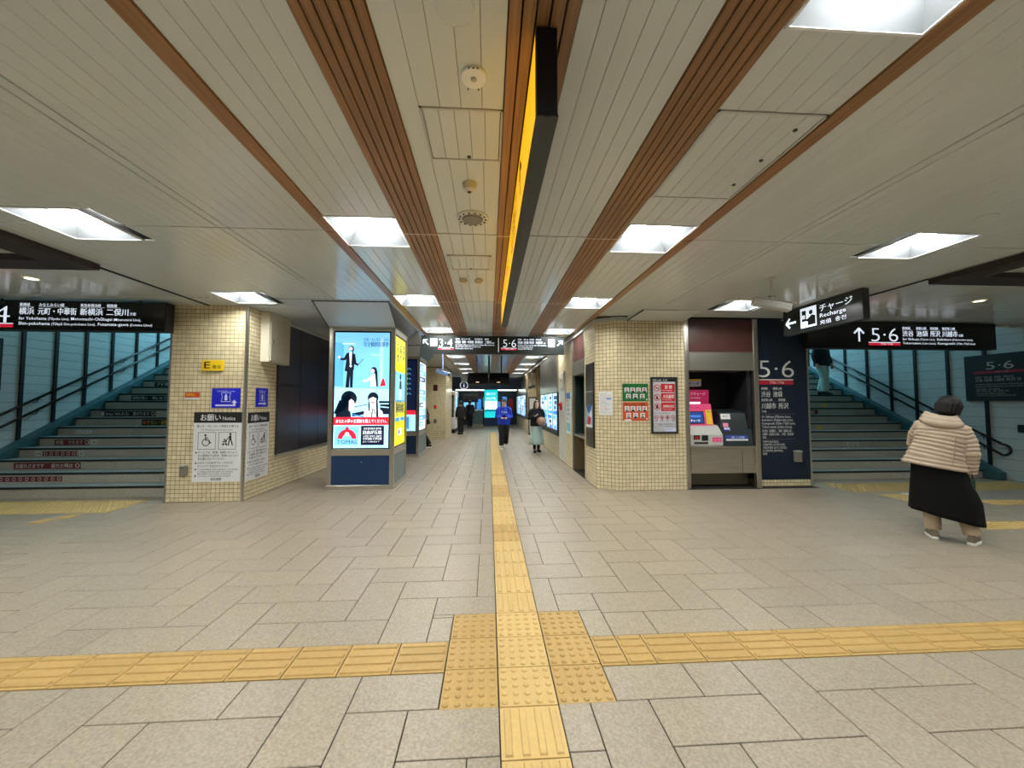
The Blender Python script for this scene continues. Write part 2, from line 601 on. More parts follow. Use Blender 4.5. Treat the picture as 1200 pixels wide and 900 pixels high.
bay(-0.475, 0.07, -5, YEND); bay(0.35, 0.90, -5, YEND)
bay(-1.36, -0.775, -5, YEND); bay(1.19, 1.81, -5, YEND)
for x0, x1 in ((-3.86, -3.25),):
    bay(x0, x1, -5, 6.3)
bay(-4.38, -3.86, -5, 6.3); bay(-3.25, -2.37, -5, 6.3); bay(-2.360, -2.290, -5, 6.3, .09); bay(-2.28, -1.46, -5, 6.3)
bay(-3.8, -2.37, 6.3, YEND, .13); bay(-2.360, -2.290, 6.3, YEND, .09); bay(-2.28, -1.46, 6.3, YEND, .12)
bay(1.91, 2.74, -5, 6.62); bay(2.750, 2.820, -5, 6.62, .09); bay(2.83, 3.68, -5, 6.62); bay(3.68, 4.47, -5, 6.62); bay(4.47, 5.4, -5, 6.62)
def psize(r):
    cy = max((r[1] + r[3]) / 2, .3); cx = (r[0] + r[2]) / 2
    if r[3] < 1.25: return 0
    if abs(cx - .06 * cy) > 1.45 * cy: return 0
    return 1.0 / max(r[1], 1.2) ** 2 * (r[3] - max(r[1], 1.25))
planks.sort(key=psize, reverse=True)
for r in planks[:300]:
    piece('ceiling_plank', ceiling, r[0] + .0009, r[1], CZ, r[2] - .0009, r[3], CZ + .014, m_plank, bev=0.0018)
rest = MB()
for r in planks[300:]:
    a, b = r[0] + .0009, r[2] - .0009
    rest.add([(a, r[1], CZ + .014), (a, r[1], CZ + .002), (a + .002, r[1], CZ), (b - .002, r[1], CZ), (b, r[1], CZ + .002), (b, r[1], CZ + .014),
              (a, r[3], CZ + .014), (a, r[3], CZ + .002), (a + .002, r[3], CZ), (b - .002, r[3], CZ), (b, r[3], CZ + .002), (b, r[3], CZ + .014)],
             [(0, 1, 7, 6), (1, 2, 8, 7), (2, 3, 9, 8), (3, 4, 10, 9), (4, 5, 11, 10)], m_plank)
rest.build('ceiling_planks', ceiling, kind='stuff')
# plain smooth panels over the sides of the hall, towards each staircase
for k in range(8):
    for q in range(len(JOINTS) - 1):
        y0, y1 = JOINTS[q], min(JOINTS[q + 1], 6.3)
        if y1 - y0 < .05: continue
        a = -9.1 + k * .585
        for p0, p1 in segs(a + .02, a + .565, y0 + .009, y1 - .009):
            piece('ceiling_panel', ceiling, a + .002, p0, CZ - .004, a + .583, p1, CZ + .012, m_plank, bev=.002)
for k in range(9):
    for q in range(len(JOINTS) - 1):
        y0, y1 = JOINTS[q], min(JOINTS[q + 1], 6.85)
        if y1 - y0 < .05: continue
        a = 5.44 + k * .585
        for p0, p1 in segs(a + .02, a + .565, y0 + .009, y1 - .009):
            piece('ceiling_panel', ceiling, a + .002, p0, CZ - .004, a + .583, p1, CZ + .012, m_plank, bev=.002)
# wooden slats
def slats(x0, x1, n, ya, yb):
    d = (x1 - x0) / n
    for q in range(len(JOINTS) - 1):
        y0, y1 = max(JOINTS[q], ya), min(JOINTS[q + 1], yb)
        if y1 - y0 < .05: continue
        for k in range(n):
            piece('wood_slat', ceiling, x0 + d * k + .0035, y0 + .006, CZ - .012, x0 + d * (k + 1) - .0035, y1 - .006, CZ + .02, m_wood, bev=.002)
    b = MB(); b.box(x0, ya, CZ + .021, x1, yb, CZ + .03, m_groove)
    b.build('slat_backing', ceiling)
slats(-0.775, -0.475, 6, -5, YEND); slats(0.90, 1.19, 6, -5, YEND)
slats(0.07, 0.35, 5, -5, YEND)
slats(-1.46, -1.36, 1, -5, YEND); slats(1.81, 1.91, 1, -5, 8.2)
for yj in JOINTS[3:-1]:
    for x0, x1 in ((-0.78, -0.47), (0.895, 1.195), (0.065, 0.355)):
        piece('joint_strip', ceiling, x0, yj - .007, CZ - .014, x1, yj + .007, CZ - .002, m_joint)
# closing lintels above the ceiling line (corridor end, stair mouths)
b = MB()
b.box(-4.95, YEND, 2.95, 5.93, YEND + .12, 3.24, m_plank)
b.box(-9.1, 6.3, 3.0, -4.95, 6.36, 3.6, m_beige)
b.box(5.93, 6.85, 3.0, 10.8, 6.91, 3.6, m_beige)
b.build('trim_1', kind='structure')

# recessed ceiling lights
def ORD(n): return ['first', 'second', 'third', 'fourth', 'fifth', 'sixth', 'seventh', 'eighth', 'ninth', 'tenth'][n]
def make_lamp():
    t = thing('ceiling_light', '', 'light', (0, 0, CZ), group='square recessed ceiling lights')
    f = MB(); h = .3; w = .012
    for a, bb, c, d in ((-h, -h, h, -h + w), (-h, h - w, h, h), (-h, -h, -h + w, h), (h - w, -h, h, h)):
        f.box(a, bb, CZ - .006, c, d, CZ + .01, m_white)
    f.build('frame', t)
    m_refl = M('lamp_reflector', (116, 120, 124), rough=0.5)
    r = MB(); i = .288; p = .185; zt = CZ + .115
    lo = [(-i, -i, CZ - .003), (i, -i, CZ - .003), (i, i, CZ - .003), (-i, i, CZ - .003)]
    up = [(-p, -p, zt), (p, -p, zt), (p, p, zt), (-p, p, zt)]
    for k in range(4):
        r.face([lo[(k + 1) % 4], lo[k], up[k], up[(k + 1) % 4]], m_refl)
    r.build('reflector', t)
    d = MB(); d.box(-p, -p, zt - .004, p, p, zt + .01, m_diff)
    d.build('diffuser', t)
    return t
side = {'kiosk': 'row by the advertising kiosks', 'wall': 'row by the chamfered pillar',
        'outer4': 'bay before the stairs beside the notices', 'outer5': 'bay before the stairs behind the navy wall'}
proto = None
for q, (lx, ly, c, n) in enumerate(lamps):
    if proto is None:
        proto = make_lamp(); o = proto
    else:
        o = copy_tree(proto)
    o.location = (lx, ly, CZ)
    if c in ('bay4', 'bay5') or n < 1 or (n == 1 and c != 'wall'):
        o['label'] = 'square ceiling light overhead, outside the picture, %s of the hidden ones' % ('number ' + str(q + 1))
        if c.startswith('bay'): o['label'] = 'added unseen ceiling light within the dark beam frame %s the viewpoint, %s side' % (('behind', 'beside', 'ahead of')[ROWS.index(ly)], 'kiosk' if c == 'bay4' else 'navy wall')
        else: o['label'] = 'square ceiling light %s the viewpoint, unseen, %s' % (('behind', 'above')[n], side[c])
    elif c == 'wall' and n == 1:
        o['label'] = 'large square ceiling light cut by the upper edge of the view'
    else:
        o['label'] = 'square ceiling light, %s in view of the %s' % (ORD(n - 2), side[c])

# ceiling frames of dark wood near each staircase
def dark_frame(xc, yc, sx, label):
    t = thing('ceiling_beam_frame', label, 'beam', (xc, yc, CZ))
    b = MB(); b.box(xc, yc - .3, CZ - .07, xc + sx * 3.4, yc, CZ - .004, m_fbrown); b.build('cross_beam', t, bev=.004)
    b = MB(); b.box(xc, yc - .302, CZ - .07, xc + sx * .33, yc - 4.6, CZ - .004, m_fbrown); b.build('side_beam', t, bev=.004)
    return t
dark_frame(-4.3, 4.46, -1, 'dark wooden beam frame under the ceiling before the platform 4 stairs')
dark_frame(5.42, 4.38, 1, 'dark wooden beam frame under the ceiling before the platform 5 and 6 stairs')
b = MB(); b.box(-4.41, 4.46, CZ - .012, -4.385, 6.25, CZ + .01, m_blackm); b.box(5.405, 4.38, CZ - .012, 5.43, 6.6, CZ + .01, m_blackm)
b.build('trim_2', kind='structure')

# hatches, detectors and other ceiling fittings
def hatch(x0, y0, x1, y1, label, planks_n, rim=.012, screws=((.5, .08),), dz=0.0):
    t = thing('ceiling_hatch', label, 'hatch', ((x0 + x1) / 2, (y0 + y1) / 2, CZ), group='access hatches in the ceiling')
    f = MB()
    for a, bb, c, d in ((x0, y0, x1, y0 + rim), (x0, y1 - rim, x1, y1), (x0, y0, x0 + rim, y1), (x1 - rim, y0, x1, y1)):
        f.box(a, bb, CZ - .006 - dz, c, d, CZ + .014 - dz, m_lgrey)
    f.build('frame', t)
    a0, b0, a1, b1 = x0 + rim + .003, y0 + rim + .003, x1 - rim - .003, y1 - rim - .003
    d = (a1 - a0) / planks_n
    for k in range(planks_n):
        piece('hatch_plank', t, a0 + d * k + .001, b0, CZ - .003 - dz, a0 + d * (k + 1) - .001, b1, CZ + .01 - dz, m_plank, bev=.0015)
    for u, v in screws:
        s = MB(); c = (a0 + (a1 - a0) * u, b0 + (b1 - b0) * v)
        s.cyl((c[0], c[1], CZ - .009 - dz), (c[0], c[1], CZ), .012, m_dark, 12); s.build('latch', t)
    return t
hatch(*hatches[0], 'square white ceiling hatch with one latch, before the round grille', 5, screws=((.55, .94),))
hatch(*hatches[1], 'small white ceiling hatch with a grey rim, beyond the round grille', 5, rim=.028, screws=((.5, .95),), dz=.005)
hatch(*hatches[2], 'large white ceiling hatch with three latches between wooden strips', 6, rim=.014, screws=((.86, .12), (.86, .45), (.86, .78)))

def disc_fit(name, label, cat, x, y, r, h, m, inner=None, group=None):
    t = thing(name, label, cat, (x, y, CZ), group=group)
    b = MB(); b.tube([(x, y, CZ + .002), (x, y, CZ - h * .7), (x, y, CZ - h)], [r, r, r * .93], m, 28); b.build('body', t)
    if inner: inner(t, x, y, h)
    return t
def in_beam(t, x, y, h):
    b = MB(); b.ball((x, y, CZ - h - .002), (.014, .014, .009), m_lgrey); b.build('sensor', t)
    b = MB()
    for dx, dy in ((-.02, -.06), (0, -.06), (.02, -.06), (-.03, .06), (.02, .06)):
        b.cyl((x + dx, y + dy, CZ - h - .003), (x + dx, y + dy, CZ - h + .002), .0035, m_dark, 8)
    b.build('indicator', t)
disc_fit('ceiling_disc', 'plain white round cover plate, nearest one on the ceiling', 'cover plate', -0.135, 1.43, .075, .006, m_plank)
disc_fit('smoke_detector', 'white flat round detector with tiny indicator holes before the square hatch', 'detector', -0.075, 1.74, .062, .014, m_white, in_beam)
def in_dome(t, x, y, h):
    b = MB(); b.tube([(x, y, CZ - h + .002), (x, y, CZ - h - .03), (x, y, CZ - h - .04)], [.05, .042, .02], m_beige, 20); b.build('dome', t)
    b = MB(); b.cyl((x, y, CZ - h - .044), (x, y, CZ - h - .038), .014, m_dark, 12); b.build('sensor', t)
disc_fit('smoke_detector', 'domed beige smoke detector between the square hatch and the round grille', 'detector', -0.14, 2.64, .052, .015, m_beige, in_dome)
def in_grille(t, x, y, h):
    b = MB(); b.tube([(x, y, CZ - h + .001), (x, y, CZ - h - .012)], [.088, .08], m_grey, 28); b.build('grille', t)
    for a in range(14):
        c, s = cos(2 * pi * a / 14), sin(2 * pi * a / 14)
        b = MB(); b.cyl((x + .108 * c, y + .108 * s, CZ - h - .004), (x + .108 * c, y + .108 * s, CZ - h + .002), .009, m_dark, 8); b.build('slot', t)
disc_fit('ceiling_speaker', 'round ceiling loudspeaker with grey grille and slotted white rim', 'speaker', -0.14, 3.13, .13, .014, m_plank, in_grille)
for k, xx in enumerate((-.32, -.13)):
    b = MB(); b.box(xx - .05, 4.68, CZ - .05, xx + .05, 4.86, CZ + .002, m_beige)
    o = b.build('ceiling_sensor', loc=(xx, 4.77, CZ), bev=.018, segs=2)
    tag(o, 'small beige box on the ceiling past the rimmed hatch, %s' % ('beside the ribbed wood strip' if k == 0 else 'beside the hanging yellow sign'), 'sensor', 'pair of beige ceiling sensors')
disc_fit('ceiling_disc', 'plain white round cover plate near the lamp before the platform 5 and 6 stairs', 'cover plate', 4.1, 2.87, .07, .006, m_plank)
def downlight(x, y, label):
    t = thing('downlight', label, 'light', (x, y, CZ))
    b = MB(); b.tube([(x, y, CZ + .0), (x, y, CZ - .012)], [.085, .08], m_white, 24); b.build('rim', t)
    b = MB(); b.tube([(x, y, CZ - .011), (x, y, CZ - .015)], [.06, .058], M('downlight_lens', (255, 236, 190), es=3.0), 20); b.build('lens', t)
downlight(-5.6, 4.99, 'small round downlight above the hanging platform 4 sign')
downlight(7.31, 5.26, 'small round downlight above the hanging platform 5 and 6 sign')

# ================================================================== WALLS
def tiled_wall(name, X, sgn, battens, course, ymin, zmax):
    b = MB()
    xo = X + sgn * 0.22
    b.box(X + sgn * .012, -5, -.05, xo, 17, 6.6, m_mosg)
    w = b.build(name, kind='structure')
    ys = sorted(battens)
    while ys[0] > ymin: ys.insert(0, ys[0] - .59)
    while ys[-1] < 12.6: ys.append(ys[-1] + .6)
    big = MB()
    for i in range(len(ys) - 1):
        r = 0
        while r * course < zmax:
            z0, z1 = r * course, min((r + 1) * course, zmax)
            piece('wall_tile', w, X, ys[i] + .003, z0 + .003, X + sgn * .011, ys[i + 1] - .003, z1 - .003, m_wtile, bev=.002)
            r += 1
        big.box(X, ys[i] + .003, zmax, X + sgn * .011, ys[i + 1] - .003, 6.6, m_wtile)
    big.box(X, -5, 0, X + sgn * .011, ys[0] - .003, 6.6, m_wtile)
    big.box(X, ys[-1] + .003, 0, X + sgn * .011, 17, 6.6, m_wtile)
    big.build('wall_tiles', w, kind='stuff')
    for y in ys:
        if y < battens[0] - .01: continue
        piece('batten', w, X - sgn * .03, y - .028, 0, X + sgn * .005, y + .028, 5.6, m_batten)
    return w
BL = [7.64, 8.19, 8.76, 9.33, 9.93, 10.53, 11.1, 11.7]
BR = [7.28, 7.92, 8.57, 9.14, 9.74, 10.37, 11.0, 11.63]
wall_left = tiled_wall('wall_left', -8.65, -1, BL, 0.17, 5.9, 3.57)
wall_right = tiled_wall('wall_right', 10.17, 1, BR, 0.205, 6.0, 3.48)
b = MB(); b.box(-9.2, -5.2, -.05, 10.8, -4.95, 3.34, m_beige); b.build('wall_back', kind='structure')
# stairwell shells: end walls, inner walls and raked soffits
for a in ((-8.64, 15.5, 0, -4.96, 15.7, 6.6, m_wtile), (5.94, 15.9, 0, 10.16, 16.1, 6.6, m_wtile), (-4.95, 6.36, 3.25, -4.8, 15.5, 6.6, m_wtile), (5.8, 6.95, 3.25, 5.93, 15.9, 6.6, m_wtile)):
    b = MB(); b.box(*a); b.build('wall_stairwell', kind='structure')
for x0, x1, ya, yb in ((-8.64, -4.95, 6.3, 11.6), (5.93, 10.16, 6.85, 12.1)):
    b = MB(); b.prism([(x0, ya, 3.45), (x1, ya, 3.45), (x1, yb, 6.5), (x0, yb, 6.5)], (0, 0, .12), m_beige); b.box(x0, yb - .1, 6.5, x1, 16.1, 6.62, m_beige)
    b.build('ceiling_stairwell', kind='structure')

PT = 0.0655
def mosaic(mb, O, U, V, w, h, holes=(), off=0.0):
    O, U, V = Vector(O), Vector(U).normalized(), Vector(V).normalized()
    N = U.cross(V)
    nu, nv = max(1, round(w / PT)), max(1, round(h / PT))
    du, dv = w / nu, h / nv
    g = 0.0032; c = 0.0018; dp = 0.005
    for j in range(nv):
        for i in range(nu):
            u0, v0, u1, v1 = i * du + g, j * dv + g, (i + 1) * du - g, (j + 1) * dv - g
            if any(a < (u0 + u1) / 2 < cc and bb < (v0 + v1) / 2 < d for a, bb, cc, d in holes): continue
            k = random.uniform(-.0008, .0008)
            def q(u, v, d): return O + U * u + V * v + N * d
            mb.add([q(u0, v0, 0), q(u1, v0, 0), q(u1, v1, 0), q(u0, v1, 0), q(u0 + c, v0 + c, dp + k), q(u1 - c, v0 + c, dp), q(u1 - c, v1 - c, dp - k), q(u0 + c, v1 - c, dp)],
                   [(4, 5, 6, 7), (0, 1, 5, 4), (1, 2, 6, 5), (2, 3, 7, 6), (3, 0, 4, 7)], m_mos)

# tiled pillar between the platform 4 stairs and the corridor
b = MB(); b.box(-4.93, 6.265, 0, -3.806, 26.5, 3.24, m_mosg)
pl = b.build('pillar', kind='structure')
b = MB()
mosaic(b, (-4.93, 6.265, 0), (1, 0, 0), (0, 0, 1), 1.124, 3.05)
mosaic(b, (-3.806, 6.265, 0), (0, 1, 0), (0, 0, 1), 9.6, 3.05, holes=[(.9, .6, 5.0, 2.98)])
b.build('mosaic_tiles', pl, kind='stuff')
b = MB(); b.box(-3.835, 6.252, 0, -3.795, 6.292, 3.05, m_steelh); b.build('corner_strip', pl, bev=.004)
b = MB(); b.box(-4.95, 6.252, 0, -4.925, 6.4, 3.05, m_grey); b.build('edge_strip', pl)
# dark glossy panels on its corridor side
for r, (z0, z1) in enumerate(((.6, 1.86), (1.87, 2.98))):
    for c in range(5):
        y0 = 7.16 + c * .82
        piece('dark_panel', pl, -3.806, y0 + .004, z0, -3.79, y0 + .816, z1, M('panel_oilblue', (30, 26, 36), rough=.28, spec=.7, noise=(1.3, .6)), bev=.003)
b = MB(); b.box(-3.806, 7.1, .56, -3.775, 11.3, .6, m_steelh); b.box(-3.806, 7.12, .58, -3.775, 7.16, 3.0, m_dark); b.box(-3.806, 7.12, 2.98, -3.77, 11.3, 3.02, m_lgrey)
b.build('panel_frame', pl)

# corner pillar of the corridor, with the chamfered corner
WX = 1.92
b = MB()
b.prism([(2.255, 6.625, 0), (3.47, 6.625, 0), (3.47, 7.62, 0), (1.926, 7.62, 0), (1.926, 6.845, 0)], (0, 0, 3.24), m_mosg)
pr = b.build('pillar', kind='structure')
b = MB()
mosaic(b, (2.255, 6.625, 0), (1, 0, 0), (0, 0, 1), 1.215, 3.05)
bl = sqrt(.329 ** 2 + .22 ** 2)
mosaic(b, (1.926, 6.845, 0), (.329, -.22, 0), (0, 0, 1), bl, 3.05)
mosaic(b, (1.926, 7.62, 0), (0, -1, 0), (0, 0, 1), .775, 3.05, holes=[(.1, .69, .7, 2.26)])
b.build('mosaic_tiles', pr, kind='stuff')
b = MB(); b.box(3.462, 6.61, 0, 3.5, 6.66, 3.05, m_steelh); b.box(1.91, 7.6, 0, 1.95, 7.64, 3.05, m_steelh); b.build('edge_strip', pr, bev=.004)
# light cornice band over the chamfered corner and the corridor wall
b = MB()
def band(pts, z0, z1, d, m):
    for (a, c) in zip(pts[:-1], pts[1:]):
        a, c = Vector(a), Vector(c); t = (c - a).normalized(); n = Vector((t.y, -t.x))
        q = [a, c, c + n * d, a + n * d]
        b.prism([(p.x, p.y, z0) for p in q], (0, 0, z1 - z0), m)
path = [(1.925, 26), (1.925, 6.84), (2.25, 6.62), (2.62, 6.62)]
band(path, 2.965, 3.035, .035, m_lgrey)
band(path, 3.035, 3.052, .05, m_blackm)
b.build('trim_3', kind='structure')

# corridor wall on the ticket side
b = MB()
b.box(2.9, 7.56, 0, 5.93, 28, 3.24, m_mosg)
b.box(3.47, 7.45, 0, 4.84, 7.56, 3.24, m_blackm)
b.box(1.926, 8.74, 0, 2.92, 14.1, 3.24, m_mosg)
b.box(2.35, 18.5, 0, 2.92, 28, 3.24, m_mosg); b.box(1.926, 19.0, 0, 2.4, 28, 3.24, m_mosg); b.box(1.926, 7.62, 2.95, 2.92, 8.74, 3.24, m_mosg)
wr = b.build('wall_corridor', kind='structure')
b = MB()
mosaic(b, (1.926, 10.5, 0), (0, -1, 0), (0, 0, 1), 1.76, 2.96)
mosaic(b, (1.926, 14.1, 0), (0, -1, 0), (0, 0, 1), 3.6, .58)
mosaic(b, (1.926, 18.99, 0), (1, 0, 0), (0, 0, 1), 1.0, 3.0)
mosaic(b, (1.926, 26.5, 0), (0, -1, 0), (0, 0, 1), 7.5, .7)
mosaic(b, (2.9, 18.4, 0), (0, -1, 0), (0, 0, 1), 4.3, 2.9)
b.build('mosaic_tiles', wr, kind='stuff')
b = MB(); b.box(1.905, 8.72, 0, 1.95, 8.76, 2.96, m_steelh); b.build('edge_strip', wr, bev=.004)

# navy information wall beside the platform 5 and 6 stairs
b = MB(); b.box(4.87, 6.8, .12, 5.9, 7.56, 3.24, m_navyw); nv = b.build('wall_navy', kind='structure')
b = MB(); b.box(4.88, 6.81, 0, 5.9, 7.5, .12, m_mosg); b.build('plinth', nv)
b = MB()
mosaic(b, (4.88, 6.81, 0), (1, 0, 0), (0, 0, 1), 1.02, .12); b.build('mosaic_tiles', nv, kind='stuff')
b = MB(); b.box(5.9, 6.79, 0, 5.93, 7.56, 3.2, m_steelh); b.build('edge_strip', nv)
b = MB(); b.box(5.9, 7.5, 0, 5.93, 16, 3.4, m_wtile); b.build('return_wall', nv)
p = Pr((4.87, 6.8, 0), (1, 0, 0), (0, 0, 1))
pw = M('navy_lettering', (226, 228, 226), rough=.6)
p.text('5·6', .1, 1.99, .46, pw, w=.68, bold=-.01)
p.rect(.035, 1.855, .76, 1.955, M('navy_band', (190, 30, 54), rough=.5), 1)
p.rect(.035, 1.937, .76, 1.955, pw, 2)
p.text('TY05 / TY06', .30, 1.873, .06, pw, w=.28, lay=3)
def lines(p, u, rows, m, bold=.01):
    for (v, h, w, st) in rows:
        p.text(st, u, v, h, m, w=w, bold=bold)
lines(p, .13, [(1.765, .05, .13, '東横線'), (1.635, .115, .18, '渋谷'), (1.555, .05, .21, '東武東上線'), (1.42, .115, .28, '川越市'), (1.345, .045, .09, '方面'),
               (1.245, .06, .56, 'for Shibuya (Tōyoko Line),'), (1.185, .06, .60, 'Ikebukuro (Fukutoshin Line),'), (1.122, .06, .64, 'Kawagoeshi (Tōbu Tōjō Line),'), (1.06, .06, .57, 'Tokorozawa (Seibu Lines)'),
               (.985, .05, .60, '往涩谷（东横线）、池袋（副都心线）、'), (.925, .05, .60, '川越市（东武东上线）、所泽（西武线）'), (.87, .045, .07, '方面'),
               (.79, .05, .31, '시부야 (도요코선),'), (.735, .05, .43, '이케부쿠로 (후쿠토신선),'), (.68, .05, .46, '가와고에시 (도부 도조선),'), (.625, .05, .38, '도코로자와 (세이부선)'), (.57, .045, .08, '방면')], pw)
p.text('副都心線', .36, 1.765, .05, pw, w=.17); p.text('池袋', .36, 1.635, .115, pw, w=.18)
p.text('西武線', .46, 1.555, .05, pw, w=.13); p.text('所沢', .46, 1.42, .115, pw, w=.19)
for v, a, c in ((1.75, .13, .31), (1.75, .36, .54), (1.54, .13, .41), (1.54, .46, .65), (1.31, .13, .76), (1.035, .13, .72), (.85, .13, .76)):
    p.rect(a, v, c, v + .005, m_inkg, 1)
p.build('lettering', nv)

# ================================================================== STAIRCASES
def staircase(label, xl, xr, y0, rise, zoff, n, wallx, sgn):
    t = thing('staircase', label, 'stairs', ((xl + xr) / 2, y0, 0))
    run = .305
    steps = []
    for k in range(n):
        yk = y0 + run * k; z0 = rise * k + (zoff if k else 0); z1 = rise * (k + 1) + zoff
        b = MB(); b.box(xl, yk + .014, max(z0 - .02, 0), xr, yk + run + .03, z1, m_tread)
        s = b.build('step', t)
        steps.append((s, yk, z0, z1))
        W = xr - xl; m_ = 4
        off = [.0, .35, .18, .52][k % 4]
        edges = [xl] + [xl + (q + off + .35) * W / (m_ + .5) for q in range(m_)] + [xr]
        for a, c in zip(edges[:-1], edges[1:]):
            if c - a > .03 and k < 15:
                piece('riser_slab', s, a + .0015, yk, z0, c - .0015, yk + .014, z1 - .034, m_gran)
        b = MB(); b.box(xl, yk - .012, z1 - .034, xr, yk + .014, z1 - .002, m_nose); b.build('nosing', s)
        b = MB(); b.box(xl, yk - .012, z1 - .001, xr, yk + .05, z1 + .003, m_lgrey if k < 0 else M('nosing_top', (122, 132, 130), rough=.5)); b.build('grip_strip', s)
    return t, steps
SL, stepsL = staircase('granite staircase with printed riser stickers, under the hanging platform 4 sign', -8.48, -4.93, 6.62, .172, .012, 22, -8.65, -1)
SR, stepsR = staircase('granite staircase rising behind the navy wall to platforms 5 and 6', 5.93, 10.0, 7.3, .174, -.006, 22, 10.17, 1)
def stringer(t, xa, xb, y0, m, c, yend):
    b = MB()
    ya = y0 + .02
    pts = [(xa, y0 - .25, 0), (xa, y0 - .25, max(.06, m * (y0 - .25) + c)), (xa, yend, m * yend + c), (xa, yend, 0)]
    b.prism(pts, (xb - xa, 0, 0), m_teal)
    b.build('stringer', t, bev=.006)
stringer(SL, -8.48, -8.649, 6.62, .562, -3.45, 13.3)
stringer(SR, 10.0, 10.169, 7.3, .558, -3.79, 13.9)
b = MB(); b.box(-8.6, 13.32, 3.3, -4.95, 15.5, 3.79, m_tread); b.build('landing', SL)
b = MB(); b.box(5.95, 14.0, 3.3, 10.15, 15.9, 3.82, m_tread); b.build('landing', SR)

# handrails on the outer walls
def handrail(label, X, wallx, pu, pl_, y0, y1, brk):
    t = thing('handrail', label, 'handrail', (X, y0, pu[0] * y0 + pu[1]))
    zu = lambda y: pu[0] * y + pu[1]
    zl = lambda y: pl_[0] * y + pl_[1]
    def tilted(f): return [(X, y0, f(y0)), (X, y1, f(y1))]
    b = MB(); b.tube(tilted(zu), .022, m_rail, 12); b.build('upper_rail', t, smooth=True)
    b = MB(); b.tube(tilted(zl), .022, m_rail, 12); b.build('lower_rail', t, smooth=True)
    mid = (zu(y0) + zl(y0)) / 2; r = (zu(y0) - zl(y0)) / 2
    arc = [(X, y0 - r * 1.15 * sin(pi * q / 12) * 1.0, mid + r * cos(pi * q / 12)) for q in range(13)]
    b = MB(); b.tube(arc, .022, m_rail, 12); b.build('end_loop', t, smooth=True)
    for y in brk:
        for f in (zu, zl):
            b = MB(); b.tube([(X, y, f(y) - .01), (X, y, f(y) - .07), (wallx, y, f(y) - .085)], .009, m_rail, 8)
            b.box(X - .018, y - .06, f(y) - .03, X + .018, y + .06, f(y) - .018, m_rail)
            b.build('bracket', t)
    return t
handrail('black double handrail on the tiled wall of the platform 4 stairs', -8.57, -8.65, (.553, -2.735), (.556, -2.98), 6.75, 12.6, [7.0, 7.85, 8.7, 9.55, 10.4, 11.25])
handrail('black double handrail with a looped end beside the platform 5 stairs', 10.07, 10.17, (.575, -3.33), (.581, -3.585), 7.02, 12.8, [7.3, 8.2, 9.05, 9.9, 10.75, 11.6])
handrail('dark handrail loop sticking out at the stair edge of the navy wall', 6.02, 5.93, (.56, -3.1), (.56, -3.28), 7.05, 12.0, [7.4, 8.6])

# stickers printed on the risers
m_maroon = M('sticker_maroon', (104, 20, 30), rough=.5)
m_stkw = M('sticker_white', (214, 216, 214), rough=.5)
m_stky = M('sticker_yellow', (230, 196, 30), rough=.5)
def sticker(steps, k, x0, x1, bg, parts, name='riser_sticker', h=(.2, .8)):
    s, yk, z0, z1 = steps[k]
    hh = z1 - .034 - z0
    p = Pr((x0, yk - .0005, z0 + hh * h[0]), (1, 0, 0), (0, 0, 1))
    w = x1 - x0; H = hh * (h[1] - h[0])
    if bg: p.rect(0, 0, w, H, bg, 1)
    for q in parts:
        if q[0] == 't': p.text(q[1], q[2] * w, H * .22, H * .74, q[4], w=q[3] * w, lay=2, bold=.02)
        if q[0] == 'd': p.disc(q[1] * w, H / 2, H * .3, q[2], 2, 12)
        if q[0] == 'o': p.ring(q[1] * w, H / 2, H * .34, H * .1, q[2], 2, 14)
        if q[0] == 'r': p.rect(q[1] * w, H * .12, q[2] * w, H * .88, q[3], 2)
    p.build(name, s)
w_ = m_stkw
# step 2 from the floor upwards on the platform 4 stairs
sticker(stepsL, 1, -8.3, -7.1, m_maroon, [('o', (i + .5) / 12, w_) for i in range(12)])
sticker(stepsL, 2, -8.21, -7.12, m_maroon, [('t', 'お疲れさまです', .03, .42, w_), ('t', '疲れた時は', .56, .32, w_), ('o', .95, w_)], h=(.1, .9))
sticker(stepsL, 3, -8.2, -8.1, w_, [('t', '休憩', .1, .8, m_ink)])
sticker(stepsL, 3, -8.08, -7.5, m_maroon, [('o', (i + .5) / 6, w_) for i in range(6)])
sticker(stepsL, 3, -7.46, -7.38, w_, [('t', '席', .15, .7, m_ink)])
sticker(stepsL, 4, -8.21, -7.6, m_maroon, [('t', '充電', .04, .22, w_), ('t', 'できます', .4, .42, w_), ('o', .94, w_)], h=(.12, .88))
sticker(stepsL, 4, -7.56, -7.46, w_, [('t', '充', .15, .7, m_ink)])
sticker(stepsL, 5, -8.15, -7.85, w_, [('t', '← トイレ', .08, .84, m_ink)], h=(.3, .75))
sticker(stepsL, 6, -7.18, -6.3, m_ink, [('d', .06, m_orange), ('t', 'チカン・盗撮・特殊詐欺', .12, .86, m_stky)], h=(.05, .95))
sticker(stepsL, 7, -8.26, -7.16, m_ink, [('r', .0, .05, w_), ('t', 'free Wi-Fiも', .08, .42, w_), ('t', '繋がります', .58, .3, w_), ('o', .95, w_)], h=(.1, .9))
sticker(stepsL, 9, -8.21, -7.41, m_ink, [('t', '荷物が重い', .04, .4, w_), ('t', '時には', .58, .28, w_), ('o', .94, w_)], h=(.1, .9))
sticker(stepsL, 11, -8.22, -7.45, m_ink, [('t', 'プチ贅沢', .06, .5, w_), ('t', 'しよう', .7, .28, w_)], h=(.1, .9))
sticker(stepsL, 12, -8.13, -7.8, None, [('t', '← 出口', .1, .86, w_)], h=(.25, .8))
